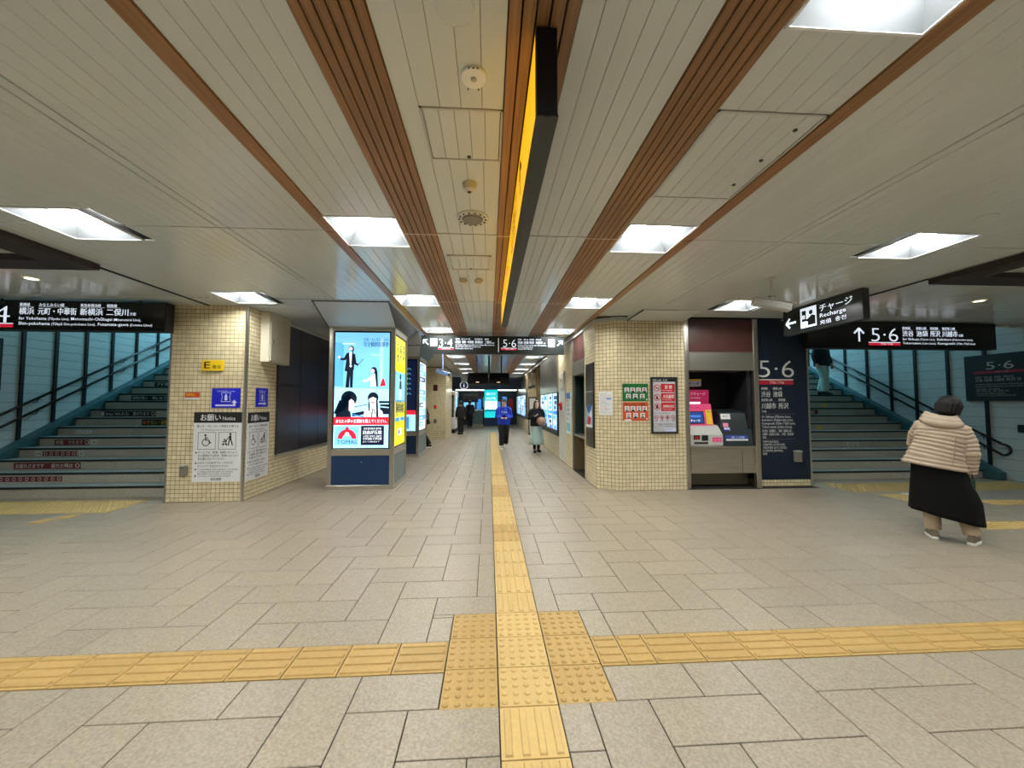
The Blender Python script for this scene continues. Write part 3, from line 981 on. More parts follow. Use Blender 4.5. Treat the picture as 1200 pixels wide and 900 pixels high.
def bird(steps, k, x0):
    s, yk, z0, z1 = steps[k]
    p = Pr((x0, yk - .0005, z0 + .02), (1, 0, 0), (0, 0, 1))
    p.poly([(.0, .02), (.12, .0), (.15, .06), (.1, .05), (.02, .07)], m_stky, 1)
    p.poly([(.02, .05), (.07, .05), (.01, .11)], m_stky, 2); p.poly([(.08, .05), (.13, .05), (.15, .11)], m_stky, 2)
    p.build('riser_sticker', s)
bird(stepsR, 5, 7.86); bird(stepsR, 8, 8.84)
sticker(stepsR, 7, 8.14, 8.45, m_maroon, [('t', '階段', .3, .4, w_)], h=(.1, .9))
sticker(stepsR, 3, 7.94, 8.28, w_, [('d', .1, m_ink), ('t', 'お手洗', .28, .6, m_ink)], h=(.35, .8))

# ================================================================== HANGING SIGNS
TM = {}
def hanging_sign(label, O, U, w, h, depth, face, edge, draw, glowdraw=True, hangers=(), face_es=None):
    """a box sign whose readable face starts at O (lower left corner seen by the reader)"""
    O = Vector(O); U = Vector(U).normalized(); V = Vector((0, 0, 1)); N = U.cross(V)
    base = O + U * (w / 2) - N * (depth / 2)
    t = thing('hanging_sign', label, 'sign', tuple(base))
    b = MB()
    P = lambda u, v, n: O + U * u + V * v - N * n
    b.add([P(0, 0, 0), P(w, 0, 0), P(w, 0, depth), P(0, 0, depth), P(0, h, 0), P(w, h, 0), P(w, h, depth), P(0, h, depth)],
          [(0, 3, 2, 1), (4, 5, 6, 7), (0, 1, 5, 4), (1, 2, 6, 5), (2, 3, 7, 6), (3, 0, 4, 7)], edge)
    b.build('housing', t, bev=.004)
    p = Pr(O, U, V); e = .012
    p.rect(e, e, w - e, h - e, face, 1)
    p.build('face', t)
    p = Pr(O, U, V)
    draw(p, w, h)
    p.build('lettering', t)
    for u in hangers:
        q = P(u, h, depth / 2)
        b = MB(); b.cyl(q, (q.x, q.y, CZ + .01), .012, m_dark, 10); b.build('hanger', t)
    return t
m_signface = M('sign_black', (7, 8, 12), rough=.18, spec=.5)
m_signgrey = M('sign_charcoal', (40, 45, 45), rough=.22, spec=.6)

def d_sign4(p, w, h):
    p.text('3', .03, .10, .36, g_white, w=.2, bold=-.015)
    p.text('4', .36, .10, .36, g_white, w=.25, bold=-.015)
    p.rect(.02, .035, .66, .088, g_red, 1.5); p.rect(.02, .085, .66, .097, g_white, 2)
    p.text('TY03 / TY04', .25, .045, .04, g_white, w=.24)
    x0 = .73
    for st, u, ww in (('東横線', 0, .14), ('みなとみらい線', .26, .34), ('東急新横浜線', .82, .28), ('相鉄線', 1.18, .14)):
        p.text(st, x0 + u, .352, .052, g_white, w=ww); p.rect(x0 + u, .338, x0 + u + ww + .05, .342, g_white2, 1.5)
    for st, u, ww in (('横浜', 0, .2), ('元町・中華街', .25, .52), ('新横浜', .82, .31), ('二俣川', 1.18, .3)):
        p.text(st, x0 + u, .235, .112, g_white, w=ww, bold=.02)
    p.text('方面', x0 + 1.5, .235, .05, g_white, w=.085)
    p.text('for Yokohama', x0, .15, .062, g_white, w=.37); p.text('(Tōyoko Line),', x0 + .39, .15, .05, g_white, w=.29)
    p.text('Motomachi-Chūkagai', x0 + .70, .15, .062, g_white, w=.56); p.text('(Minatomirai Line),', x0 + 1.28, .15, .05, g_white, w=.38)
    p.text('Shin-yokohama', x0, .075, .062, g_white, w=.42); p.text('(Tōkyū Shin-yokohama Line),', x0 + .44, .075, .05, g_white, w=.6)
    p.text('Futamata-gawa', x0 + 1.07, .075, .062, g_white, w=.42); p.text('(Sotetsu Lines)', x0 + 1.51, .075, .05, g_white, w=.31)
hanging_sign('long black lit sign with a white 4 hung before the staircase beside the tiled pillar', (-7.53, 5.93, 2.575), (1, .012, 0), 2.73, .435, .16, m_signface, m_blackm, d_sign4, hangers=(.4, 2.3))

def d_sign56(p, w, h):
    arrow(p, 1.02, .255, .25, pi / 2, .035, g_white)
    p.text('5·6', 1.26, .135, .37, g_white, w=.53, bold=-.012)
    p.rect(1.2, .062, 1.83, .118, g_red, 1.5); p.rect(1.2, .112, 1.83, .124, g_white, 2)
    p.text('TY05 / TY06', 1.44, .074, .042, g_white, w=.24)
    x0 = 1.88
    for st, u, ww in (('東横線', 0, .16), ('副都心線', .28, .2), ('西武線', .56, .16), ('東武東上線', .8, .26)):
        p.text(st, x0 + u, .372, .052, g_white, w=ww); p.rect(x0 + u, .358, x0 + u + ww + .04, .362, g_white2, 1.5)
    for st, u, ww in (('渋谷', 0, .22), ('池袋', .28, .23), ('所沢', .56, .2), ('川越市', .8, .31)):
        p.text(st, x0 + u, .245, .118, g_white, w=ww, bold=.02)
    p.text('方面', x0 + 1.13, .245, .05, g_white, w=.09)
    p.text('for Shibuya', x0, .165, .06, g_white, w=.33); p.text('(Tōyoko Line),', x0 + .35, .165, .05, g_white, w=.3)
    p.text('Ikebukuro', x0 + .69, .165, .06, g_white, w=.29); p.text('(Fukutoshin Line),', x0 + 1.0, .165, .05, g_white, w=.42)
    p.text('Tokorozawa', x0, .09, .06, g_white, w=.36); p.text('(Seibu Lines),', x0 + .38, .09, .05, g_white, w=.29)
    p.text('Kawagoeshi', x0 + .70, .09, .06, g_white, w=.35); p.text('(Tōbu Tōjō Line)', x0 + 1.08, .09, .05, g_white, w=.38)
hanging_sign('long black lit sign with an up arrow and 5·6 hung before the staircase', (5.84, 6.7, 2.525), (1, .0, 0), 3.78, .49, .16, m_signface, m_blackm, d_sign56, hangers=(.6, 3.2))

def d_recharge(p, w, h):
    arrow(p, .17, .19, .2, pi, .035, g_white)
    p.rect(.36, .06, .66, .37, g_white, 1.2)
    p.rect(.39, .16, .47, .33, m_signgrey, 2); p.rect(.40, .2, .45, .26, g_white, 3); p.disc(.56, .285, .036, m_signgrey, 2); p.poly([(.5, .09), (.64, .09), (.64, .22), (.58, .245), (.49, .19), (.44, .2), (.44, .17), (.5, .15)], m_signgrey, 2)
    p.text('チャージ', .72, .255, .12, g_white, w=.52, bold=.02)
    p.text('Recharge', .72, .16, .085, g_white, w=.42)
    p.text('充值  충전', .72, .06, .07, g_white, w=.42)
hanging_sign('charcoal hanging sign with an arrow and recharge pictogram seen at an angle', (4.935, 6.13, 2.63), (0, -1, 0), 1.38, .41, .1, m_signgrey, m_dark, d_recharge)

def d_centre(p, w, h):
    arrow(p, .105, .25, .15, 3 * pi / 4, .022, g_white)
    p.rect(.2, .165, .345, .335, g_white, 1.2); p.rect(.22, .255, .325, .27, m_signgrey, 2); p.rect(.24, .2, .31, .23, m_signgrey, 2); p.rect(.24, .29, .28, .315, m_signgrey, 2)
    p.text('3·4', .39, .155, .25, g_white, w=.29, bold=-.012)
    p.rect(.37, .09, .71, .135, g_red, 1.5); p.rect(.37, .13, .71, .14, g_white, 2); p.text('TY03 / TY04', .45, .1, .035, g_white, w=.18)
    x = .75
    for st, u, ww in (('東横線', 0, .09), ('みなとみらい線', .13, .19), ('東急新横浜線', .42, .17), ('相鉄線', .64, .09)):
        p.text(st, x + u, .315, .035, g_white, w=ww)
    for st, u, ww in (('横浜', 0, .11), ('元町・中華街', .14, .26), ('新横浜', .43, .17), ('二俣川', .64, .14)):
        p.text(st, x + u, .235, .07, g_white, w=ww, bold=.025)
    p.text('方面', x + .8, .235, .03, g_white, w=.05)
    p.text('for Yokohama (Tōyoko Line), Motomachi-Chūkagai (Minatomirai Line),', x, .185, .04, g_white, w=.86)
    p.text('Shin-yokohama (Tōkyū Shin-yokohama Line),', x, .145, .04, g_white, w=.56); p.text('Futamata-gawa (Sotetsu Lines)', x, .105, .04, g_white, w=.38)
    p.rect(1.69, .045, 1.705, h - .045, g_white2, 1.5)
    p.text('5·6', 1.8, .155, .25, g_white, w=.29, bold=-.012)
    p.rect(1.755, .09, 2.1, .135, g_red, 1.5); p.rect(1.755, .13, 2.1, .14, g_white, 2); p.text('TY05 / TY06', 1.85, .1, .035, g_white, w=.18)
    x = 2.13
    for st, u, ww in (('東横線', 0, .08), ('副都心線', .13, .1), ('西武線', .26, .1), ('東武東上線', .4, .12)):
        p.text(st, x + u, .315, .035, g_white, w=ww)
    for st, u, ww in (('渋谷', 0, .11), ('池袋', .13, .11), ('所沢', .26, .1), ('川越市', .4, .15)):
        p.text(st, x + u, .235, .07, g_white, w=ww, bold=.025)
    p.text('方面', x + .57, .235, .03, g_white, w=.05)
    p.text('for Shibuya (Tōyoko Line), Ikebukuro (Fukutoshin Line),', x, .185, .04, g_white, w=.64)
    p.text('Tokorozawa (Seibu Lines),', x, .145, .04, g_white, w=.34); p.text('Kawagoeshi (Tōbu Tōjō Line)', x, .105, .04, g_white, w=.32)
    p.rect(2.81, .165, 2.955, .335, g_white, 1.2); p.rect(2.83, .255, 2.935, .27, m_signgrey, 2); p.rect(2.85, .2, 2.92, .23, m_signgrey, 2); p.rect(2.89, .29, 2.93, .315, m_signgrey, 2)
    arrow(p, 3.07, .25, .15, pi / 4, .022, g_white)
hanging_sign('wide charcoal hanging sign across the corridor showing 3·4 and 5·6', (-1.49, 8.5, 2.6), (1, 0, 0), 3.17, .4, .14, m_signgrey, m_dark, d_centre, hangers=(.5, 2.7))

# the long two-sided yellow sign under the central wooden strip, seen along its length
t = thing('hanging_sign', 'long narrow sign with a glowing yellow face under the central wooden strip', 'sign', (.22, 3.6, CZ - .012))
b = MB(); b.box(.186, 1.47, 2.668, .272, 5.75, CZ - .014, m_blackm); b.build('housing', t, bev=.004)
b = MB(); b.box(.184, 1.468, 2.66, .215, 5.752, 2.668, m_dark); b.box(.243, 1.468, 2.66, .274, 5.752, 2.668, m_dark); b.box(.215, 1.468, 2.657, .243, 5.752, 2.664, m_dark); b.build('bottom_channel', t)
p = Pr((.186, 5.74, 2.68), (0, -1, 0), (0, 0, 1))
p.rect(0, 0, 4.24, .35, glow('yellow_face', (255, 192, 24), 0.85), 1); p.build('face', t)
p = Pr((.186, 5.74, 2.68), (0, -1, 0), (0, 0, 1))
arrow(p, 3.5, .18, .2, pi / 2, .035, m_ink); p.text('正面口', 2.6, .13, .2, m_ink, w=.6, bold=.02); p.text('Main Exit', 2.6, .05, .08, m_ink, w=.5); p.text('きっぷうりば', 1.2, .13, .16, m_ink, w=.9); p.text('Tickets', 1.2, .05, .08, m_ink, w=.4)
p.build('lettering', t)

# boards on the stairwell walls
def board(label, O, U, w, h, draw, name='wall_sign'):
    O = Vector(O); U = Vector(U).normalized(); V = Vector((0, 0, 1)); N = U.cross(V)
    t = thing(name, label, 'sign', tuple(O + U * w / 2))
    b = MB(); b.prism([O, O + U * w, O + U * w + V * h, O + V * h], N * .04, m_blackm); b.build('panel', t, bev=.004)
    p = Pr(O + N * .04, U, V); draw(p, w, h); p.build('lettering', t)
    return t
def d_b56(p, w, h):
    p.text('5·6', .36, .64, .22, g_dim, w=.42, bold=0.0)
    arrow(p, 1.05, .74, .2, 3 * pi / 4, .03, g_dim)
    p.rect(.16, .56, w - .02, .61, g_mag, 1.5); p.text('TY05 / TY06', .5, .57, .03, g_dim, w=.2)
    for st, u, ww in (('東横線', 0, .1), ('副都心線', .14, .12), ('西武線', .3, .1), ('東武東上線', .44, .14)):
        p.text(st, .18 + u, .47, .04, g_dim, w=ww)
    for st, u, ww in (('渋谷', 0, .12), ('池袋', .14, .13), ('川越市', .3, .15), ('所沢', .48, .13), ('方面', .63, .06)):
        p.text(st, .18 + u, .4, .065, g_dim, w=ww)
    for v, st, ww in ((.33, 'for Shibuya (Tōyoko Line), Ikebukuro (Fukutoshin Line),', .75), (.285, 'Kawagoeshi (Tōbu Tōjō Line), Tokorozawa (Seibu Lines)', .8), (.23, '往涩谷（东横线）、池袋（副都心线）、', .4), (.19, '川越市（东武东上线）、所泽（西武线）方面', .5), (.14, '시부야 (도요코선), 이케부쿠로 (후쿠토신선)', .45), (.1, '가와고에시 (도부 도조선), 도코로자와 (세이부선) 방면', .6)):
        p.text(st, .18, v, .035, g_dim, w=ww)
board('black board with dim 5·6 lettering on the tiled wall behind the woman', (10.168, 7.6, 1.555), (0, -1, 0), 1.25, .945, d_b56)
def d_b34(p, w, h):
    p.text('3·4', .3, .64, .22, g_dim, w=.42, bold=0.0); p.rect(.1, .56, w - .1, .61, g_mag, 1.5)
board('black board cut by the picture edge on the wall of the platform 4 stairs', (-8.645, 6.1, 1.72), (0, 1, 0), 1.22, .94, d_b34)
b = MB(); b.box(10.13, 6.72, .95, 10.168, 6.83, 1.1, m_blackm); tag(b.build('wall_switch_box', loc=(10.15, 6.78, .95), bev=.004), 'little black box on the tiled wall under the black board', 'box')

# ================================================================== NOTICES ON THE PILLARS
def notice(name, label, cat, O, U, w, h, draw, base=None, th=.006, frame=None):
    O = Vector(O); U = Vector(U).normalized(); V = Vector((0, 0, 1)); N = U.cross(V)
    t = thing(name, label, cat, tuple(O + U * w / 2))
    b = MB(); b.prism([O, O + U * w, O + U * w + V * h, O + V * h], N * th, base or m_paper); b.build('sheet', t)
    p = Pr(O + N * th, U, V); draw(p, w, h); p.build('print', t)
    if frame:
        b = MB(); fw, fm, fd = frame
        for a, bb, c, d in ((0, 0, w, fw), (0, h - fw, w, h), (0, 0, fw, h), (w - fw, 0, w, h)):
            b.prism([O + U * a + V * bb, O + U * c + V * bb, O + U * c + V * d, O + U * a + V * d], N * fd, fm)
        b.build('frame', t)
    return t
PFY = 6.258   # face of the mosaic
def wheelchair(p, x, y, s, m):
    p.disc(x - .02 * s, y + .72 * s, .1 * s, m, 2, 14)
    p.line(x - .02 * s, y + .6 * s, x - .0 * s, y + .2 * s, .1 * s, m); p.line(x, y + .24 * s, x + .3 * s, y + .24 * s, .09 * s, m); p.line(x + .3 * s, y + .26 * s, x + .42 * s, y - .08 * s, .09 * s, m)
    p.line(x + .4 * s, y - .06 * s, x + .54 * s, y - .0 * s, .07 * s, m); p.line(x, y + .45 * s, x + .24 * s, y + .43 * s, .07 * s, m)
    p.ring(x + .02 * s, y + .02 * s, .36 * s, .075 * s, m, 2, 22, radians(110), radians(385))
def pram(p, x, y, s, m):
    p.disc(x + .2 * s, y + .74 * s, .1 * s, m, 2, 14)
    p.poly([(x + .1 * s, y + .62 * s), (x + .28 * s, y + .62 * s), (x + .3 * s, y + .2 * s), (x + .08 * s, y + .2 * s)], m, 2)
    p.line(x + .14 * s, y + .25 * s, x + .02 * s, y - .3 * s, .1 * s, m); p.line(x + .25 * s, y + .25 * s, x + .4 * s, y - .3 * s, .1 * s, m)
    p.line(x + .14 * s, y + .56 * s, x - .1 * s, y + .26 * s, .07 * s, m)
    p.poly([(x - .5 * s, y + .02 * s), (x - .12 * s, y + .02 * s), (x - .06 * s, y + .3 * s), (x - .3 * s, y + .1 * s), (x - .42 * s, y + .12 * s)], m, 2)
    p.disc(x - .3 * s, y + .22 * s, .08 * s, m, 2, 12); p.disc(x - .42 * s, y - .2 * s, .09 * s, m, 2, 12); p.disc(x - .14 * s, y - .2 * s, .09 * s, m, 2, 12)
    p.line(x - .4 * s, y, x - .3 * s, y - .18 * s, .05 * s, m); p.line(x - .15 * s, y + .02 * s, x - .25 * s, y - .16 * s, .05 * s, m)
def d_notice(p, w, h):
    k = w / .72
    p.rect(0, h - .165, w, h, m_ink, 1)
    p.text('お願い', .1 * k, h - .125, .115, m_paper, w=.3 * k, bold=.025); p.text('Notice', .43 * k, h - .125, .085, m_paper, w=.19 * k)
    p.text('車いす・ベビーカーご利用のお客さま', .05 * k, h - .235, .045, m_ink, w=.62 * k, bold=.02)
    p.text('To Wheelchair and Stroller Users', .12 * k, h - .285, .036, m_ink, w=.46 * k, bold=.0)
    for a in (.07, .375):
        p.frame(a * k, h - .575, (a + .265) * k, h - .31, .006, m_ink, 1)
    wheelchair(p, .185 * k, h - .47, .16 * min(k * 1.1, 1), m_ink); pram(p, .52 * k, h - .465, .17 * min(k * 1.1, 1), m_ink)
    rows = [(.635, .042, .6, 'ホームでは、転落・転倒しないよう、', 1), (.685, .042, .6, 'また電車内では走行・転倒しないよう', 0), (.735, .042, .4, '手を離さないでください', 0),
            (.795, .042, .52, '止めるときは必ずブレーキまたは', 1), (.845, .042, .46, 'ストッパーをおかけください', 0),
            (.89, .032, .6, 'To avoid falling off the platform, overturning,', 1), (.925, .032, .53, 'or sliding inside the train, do not leave', 0), (.957, .032, .5, 'wheelchairs and strollers unattended.', 0), (.99, .032, .5, 'Use brakes or stopper when stopped.', 1)]
    for v, hh, ww, st, bu in rows:
        p.text(st, .08 * k, h - v, hh, m_ink, w=ww * k, bold=.012)
        if bu: p.rect(.04 * k, h - v, .062 * k, h - v + .022, m_ink, 1)
    p.text('東急電鉄', .36 * k, h - 1.045, .045, m_ink, w=.16 * k, al='C', bold=.03)
notice('notice_board', 'white wheelchair and stroller notice on the front face of the tiled pillar', 'notice', (-4.55, PFY, .305), (1, 0, 0), .715, 1.07, d_notice)
notice('notice_board', 'white wheelchair and stroller notice on the corridor face of the tiled pillar', 'notice', (-3.799, 6.32, .29), (0, 1, 0), .6, 1.07, d_notice)
def d_law(p, w, h, up=True):
    p.text('LAWSON + toks', w * .5, h * .82, h * .1, m_bluew, w=w * .62, al='C')
    cx, cy, s = w * .5, h * .55, h * .24
    for a, bb, c, d in ((-.95, -1, .95, -1), (-.95, 1, .95, 1)):
        p.line(cx + a * s, cy + bb * s * .95, cx + c * s, cy + d * s * .95, .008, m_bluew)
    p.line(cx - .95 * s, cy - .95 * s, cx - .75 * s, cy, .008, m_bluew); p.line(cx - .75 * s, cy, cx - .95 * s, cy + .95 * s, .008, m_bluew)
    p.line(cx + .95 * s, cy - .95 * s, cx + .75 * s, cy, .008, m_bluew); p.line(cx + .75 * s, cy, cx + .95 * s, cy + .95 * s, .008, m_bluew)
    p.poly([(cx - .28 * s, cy - .7 * s), (cx + .28 * s, cy - .7 * s), (cx + .28 * s, cy + .2 * s), (cx + .14 * s, cy + .5 * s), (cx + .14 * s, cy + .7 * s), (cx - .14 * s, cy + .7 * s), (cx - .14 * s, cy + .5 * s), (cx - .28 * s, cy + .2 * s)], m_bluew, 2)
    if up:
        p.rect(w * .14, h * .09, w * .84, h * .17, m_bluew, 2); p.rect(w * .76, h * .17, w * .84, h * .3, m_bluew, 2)
        p.poly([(w * .7, h * .26), (w * .9, h * .26), (w * .8, h * .42)], m_bluew, 3)
    else:
        p.rect(w * .2, h * .14, w * .7, h * .22, m_bluew, 2); p.poly([(w * .66, h * .08), (w * .86, h * .18), (w * .66, h * .28)], m_bluew, 3)
notice('shop_sign', 'blue shop direction sign with an up-turning arrow on the pillar front', 'sign', (-4.3, PFY, 1.44), (1, 0, 0), .425, .305, d_law, m_blue)
notice('shop_sign', 'blue shop direction sign with a straight arrow on the pillar corridor face', 'sign', (-3.799, 6.52, 1.45), (0, 1, 0), .34, .315, lambda p, w, h: d_law(p, w, h, False), m_blue)
def d_e(p, w, h):
    p.text('E', .04, .035, .15, m_ink, w=.09, bold=.03); p.text('階 段', .17, .035, .06, m_ink, w=.12)
notice('exit_sign', 'yellow sign with a black letter E high on the pillar', 'sign', (-4.46, PFY, 2.02), (1, 0, 0), .325, .165, d_e, m_yprint, th=.02)
def d_or(p, w, h):
    p.text('非常停止', .02, .05, .05, m_yprint, w=.13); p.rect(.0, .0, w, .025, m_paper, 1); p.text('Emergency', .02, .03, .022, m_ink, w=.1)
notice('sticker', 'small orange sticker on the pillar at the stair edge', 'sticker', (-4.7, PFY, 1.575), (1, 0, 0), .22, .105, d_or, m_orange, th=.003)
def call_box(label, x0, x1, z0, z1, yf, m):
    b = MB(); b.box(x0, yf - .055, z0, x1, yf, z1, m); b.box(x0 - .005, yf - .065, z1 - .02, x1 + .005, yf, z1 + .008, m_lgrey)
    tag(b.build('socket_box', loc=((x0 + x1) / 2, yf, z0), bev=.006), label, 'box')
call_box('small grey socket box low on the tiled pillar beside the notice', -4.705, -4.61, .41, .56, PFY, m_grey)
call_box('small grey socket box low on the navy wall', 5.58, 5.71, .44, .64, 6.8, m_grey)
# cabinet on the corridor face of the pillar
t = thing('wall_cabinet', 'beige metal cabinet under the ceiling on the pillar corridor face', 'cabinet', (-3.8, 6.95, 2.2))
b = MB(); b.box(-3.8, 6.6, 2.2, -3.655, 7.27, 3.045, m_beige); b.build('body', t, bev=.006)
b = MB(); b.box(-3.656, 6.63, 2.23, -3.645, 7.24, 2.9, m_beige); b.build('door', t, bev=.003)
b = MB(); b.box(-3.646, 6.66, 2.52, -3.63, 6.69, 2.58, m_grey); b.build('latch', t)

# posters on the chamfered pillar
RFY = 6.62
def portraits(p, w, h, bg_white):
    for r, n, v in ((0, 4, .5), (1, 3, .14)):
        for k in range(n):
            u = w * ((.08 + .23 * k) if r == 0 else (.14 + .27 * k))
            p.rect(u, h * v, u + w * .18, h * (v + .28), m_paper, 1)
            c = u + w * .09
            hm = m_ink if (k + r) % 2 else m_inkg
            p.disc(c, h * (v + .165), w * .05, hm, 2, 12); p.disc(c + w * .004, h * (v + .15), w * .034, M('print_skin', (222, 190, 168), rough=.6), 3, 12)
            p.poly([(c - w * .08, h * v), (c + w * .08, h * v), (c + w * .045, h * (v + .09)), (c - w * .045, h * (v + .09))], m_ink if k % 2 else m_inkg, 2)
def d_green(p, w, h):
    portraits(p, w, h, True); p.text('皆さまのご利用をお待ちしています', w * .06, h * .86, .03, m_green, w=w * .8); p.disc(w * .94, h * .1, .014, m_paper, 2)
def d_orange(p, w, h):
    p.text('駅ビルスタッフ大募集', w * .08, h * .84, .04, m_ink, w=w * .8, bold=.03); portraits(p, w, h, True); p.disc(w * .94, h * .1, .014, m_paper, 2)
    p.poly([(w * .04, .0), (w * .36, 0), (w * .3, .03), (w * .1, .025)], m_paper, 2)
notice('poster', 'green poster with seven portrait boxes on the chamfered pillar', 'poster', (2.335, RFY, 1.545), (1, 0, 0), .46, .31, d_green, m_green, th=.003)
notice('poster', 'orange poster with portrait boxes under the green one', 'poster', (2.335, RFY, 1.205), (1, 0, 0), .46, .325, d_orange, m_orange, th=.003)
def nosym(p, x, y, r, kind):
    p.ring(x, y, r, r * .2, m_red, 3, 20)
    if kind == 0: p.line(x - r * .5, y - r * .05, x + r * .55, y - r * .05, r * .2, m_ink, 2)
    if kind == 1: p.poly([(x - r * .4, y - r * .5), (x + r * .4, y - r * .5), (x + r * .3, y), (x, y + r * .6), (x - r * .3, y)], m_ink, 2)
    if kind == 2: p.rect(x - r * .4, y - r * .5, x + r * .4, y + r * .1, m_ink, 2); p.disc(x, y + r * .3, r * .3, m_ink, 2, 10)
    p.line(x - r * .62, y + r * .62, x + r * .62, y - r * .62, r * .18, m_red, 4)
def d_smoke(p, w, h):
    p.rect(.03, h - .085, w - .03, h - .03, m_ink, 1); p.text('駅構内でのお願い・禁止事項', .04, h - .073, .04, m_paper, w=.26)
    for k, (st, sub, ki) in enumerate((('禁 煙', 'No Smoking', 0), ('火気厳禁', 'No Open Flames', 1), ('危険物持込禁止', 'No Hazardous Materials', 2))):
        v = h - .27 - k * .165
        p.rect(.18, v, w - .045, v + .15, m_red, 1)
        p.text(st, .2 + (w - .245) / 2, v + .065, .07 if k < 2 else .05, m_paper, w=.2 if k else .13, al='C', bold=.03); p.text(sub, .205, v + .025, .028, m_paper, w=.17)
        nosym(p, .11, v + .075, .06, ki)
    p.text('歩きスマホ・座り込み等はご遠慮ください', .05, h - .645, .022, m_ink, w=.3)
    for k in range(4): nosym(p, .09 + .1 * k, h - .71, .038, k % 3); p.text(('撮影', '飲酒', '販売', '喧騒')[k], .07 + .1 * k, h - .775, .022, m_ink, w=.045)
    p.ring(.08, h - .85, .035, .006, m_red, 2); p.text('駅構内では係員の指示に従って', .13, h - .84, .026, m_ink, w=.29); p.text('通行の妨げになる行為はおやめください', .13, h - .875, .026, m_ink, w=.3)
    for k in range(3): p.text(('ご協力をお願いいたします', 'Thank you for your cooperation', '東急電鉄')[k], .05, h - .915 - .03 * k, .02, m_inkg, w=(.16, .18, .07)[k])
    p.rect(.26, h - .975, .43, h - .9, m_bluew, 1); p.text('お客さまセンター', .27, h - .93, .02, m_ink, w=.12)
notice('framed_notice', 'dark framed notice with red no smoking bars on the chamfered pillar', 'notice', (2.842, RFY, .985), (1, 0, 0), .475, .99, d_smoke, M('paper_grey', (196, 200, 208), rough=.5), th=.012, frame=(.03, m_dark, .03))
cd = Vector((.329, -.22, 0)).normalized(); cn = cd.cross(Vector((0, 0, 1)))
def d_flyer(p, w, h):
    for k in range(14):
        v = h * (.9 - .062 * k); ww = w * (.8 if k % 3 else .5)
        m = (m_ink, m_inkg, m_orange, m_inkg, m_red, m_inkg, m_ink)[k % 7]
        p.text(('駅からのお知らせとご案内です', 'ご利用の皆さまへお願い', '工事のため通路が変わります', '詳しくは駅係員まで')[k % 4], w * .1, v, h * .035, m, w=ww)
    p.rect(w * .55, h * .66, w * .92, h * .74, M('print_skyblue', (110, 160, 220), rough=.6), 1)
q0 = Vector((1.926, 6.845, 0)) + cd * .06 + cn * .007
notice('poster', 'white printed flyer on the chamfered corner of the pillar', 'poster', (q0.x, q0.y, 1.3), tuple(cd), .245, .42, d_flyer, m_paper, th=.003)
# dark display case on the corridor side of the pillar
t = thing('display_case', 'narrow dark display case holding a poster around the pillar corner', 'display case', (1.915, 7.2, .7))
b = MB(); b.box(1.895, 6.92, .69, 1.926, 7.46, 2.26, M('case_brown', (40, 32, 30), rough=.3)); b.build('case', t, bev=.006)
b = MB(); b.box(1.889, 6.95, 1.72, 1.897, 7.43, 1.74, m_steelh); b.build('rail', t)
p = Pr((1.895, 7.42, 1.06), (0, -1, 0), (0, 0, 1)); p.rect(0, 0, .44, .42, M('print_sky', (150, 190, 220), rough=.4), 1); p.poly([(0, .42), (.1, .3), (.25, .25), (.44, .42)], M('print_dblue', (30, 80, 150), rough=.5), 2)
p.poly([(.05, .05), (.3, .04), (.36, .18), (.15, .22)], m_red, 2); p.poly([(.2, .2), (.42, .2), (.4, .3), (.28, .32)], m_paper, 2); p.rect(0, 0, .44, .05, m_paper, 3)
p.build('poster', t)

# ================================================================== ADVERTISING KIOSKS
def lcd(name, col, es=1.0): return M(name, col, rough=.3, es=es)
l_sky = lcd('lcd_sky', (128, 206, 252), .95); l_sky2 = lcd('lcd_sky_light', (176, 228, 255), .95); l_sky3 = lcd('lcd_sky_deep', (92, 178, 236), .9)
l_ink = lcd('lcd_ink', (16, 30, 52), .5); l_hair = lcd('lcd_hair', (14, 34, 54), .45); l_skin = lcd('lcd_skin', (246, 214, 216), .95); l_white = lcd('lcd_white', (240, 250, 255), 1.0)
l_red = lcd('lcd_red', (226, 34, 56), .95); l_yel = lcd('lcd_yellow', (250, 242, 20), .95); l_text = lcd('lcd_text', (26, 70, 120), .5); l_navy = lcd('lcd_navy', (14, 26, 60), .5)
l_teal = lcd('lcd_teal', (20, 208, 214), 1.0); l_blue = lcd('lcd_blue', (60, 140, 220), .95); l_lip = lcd('lcd_lip', (220, 90, 100), .8)
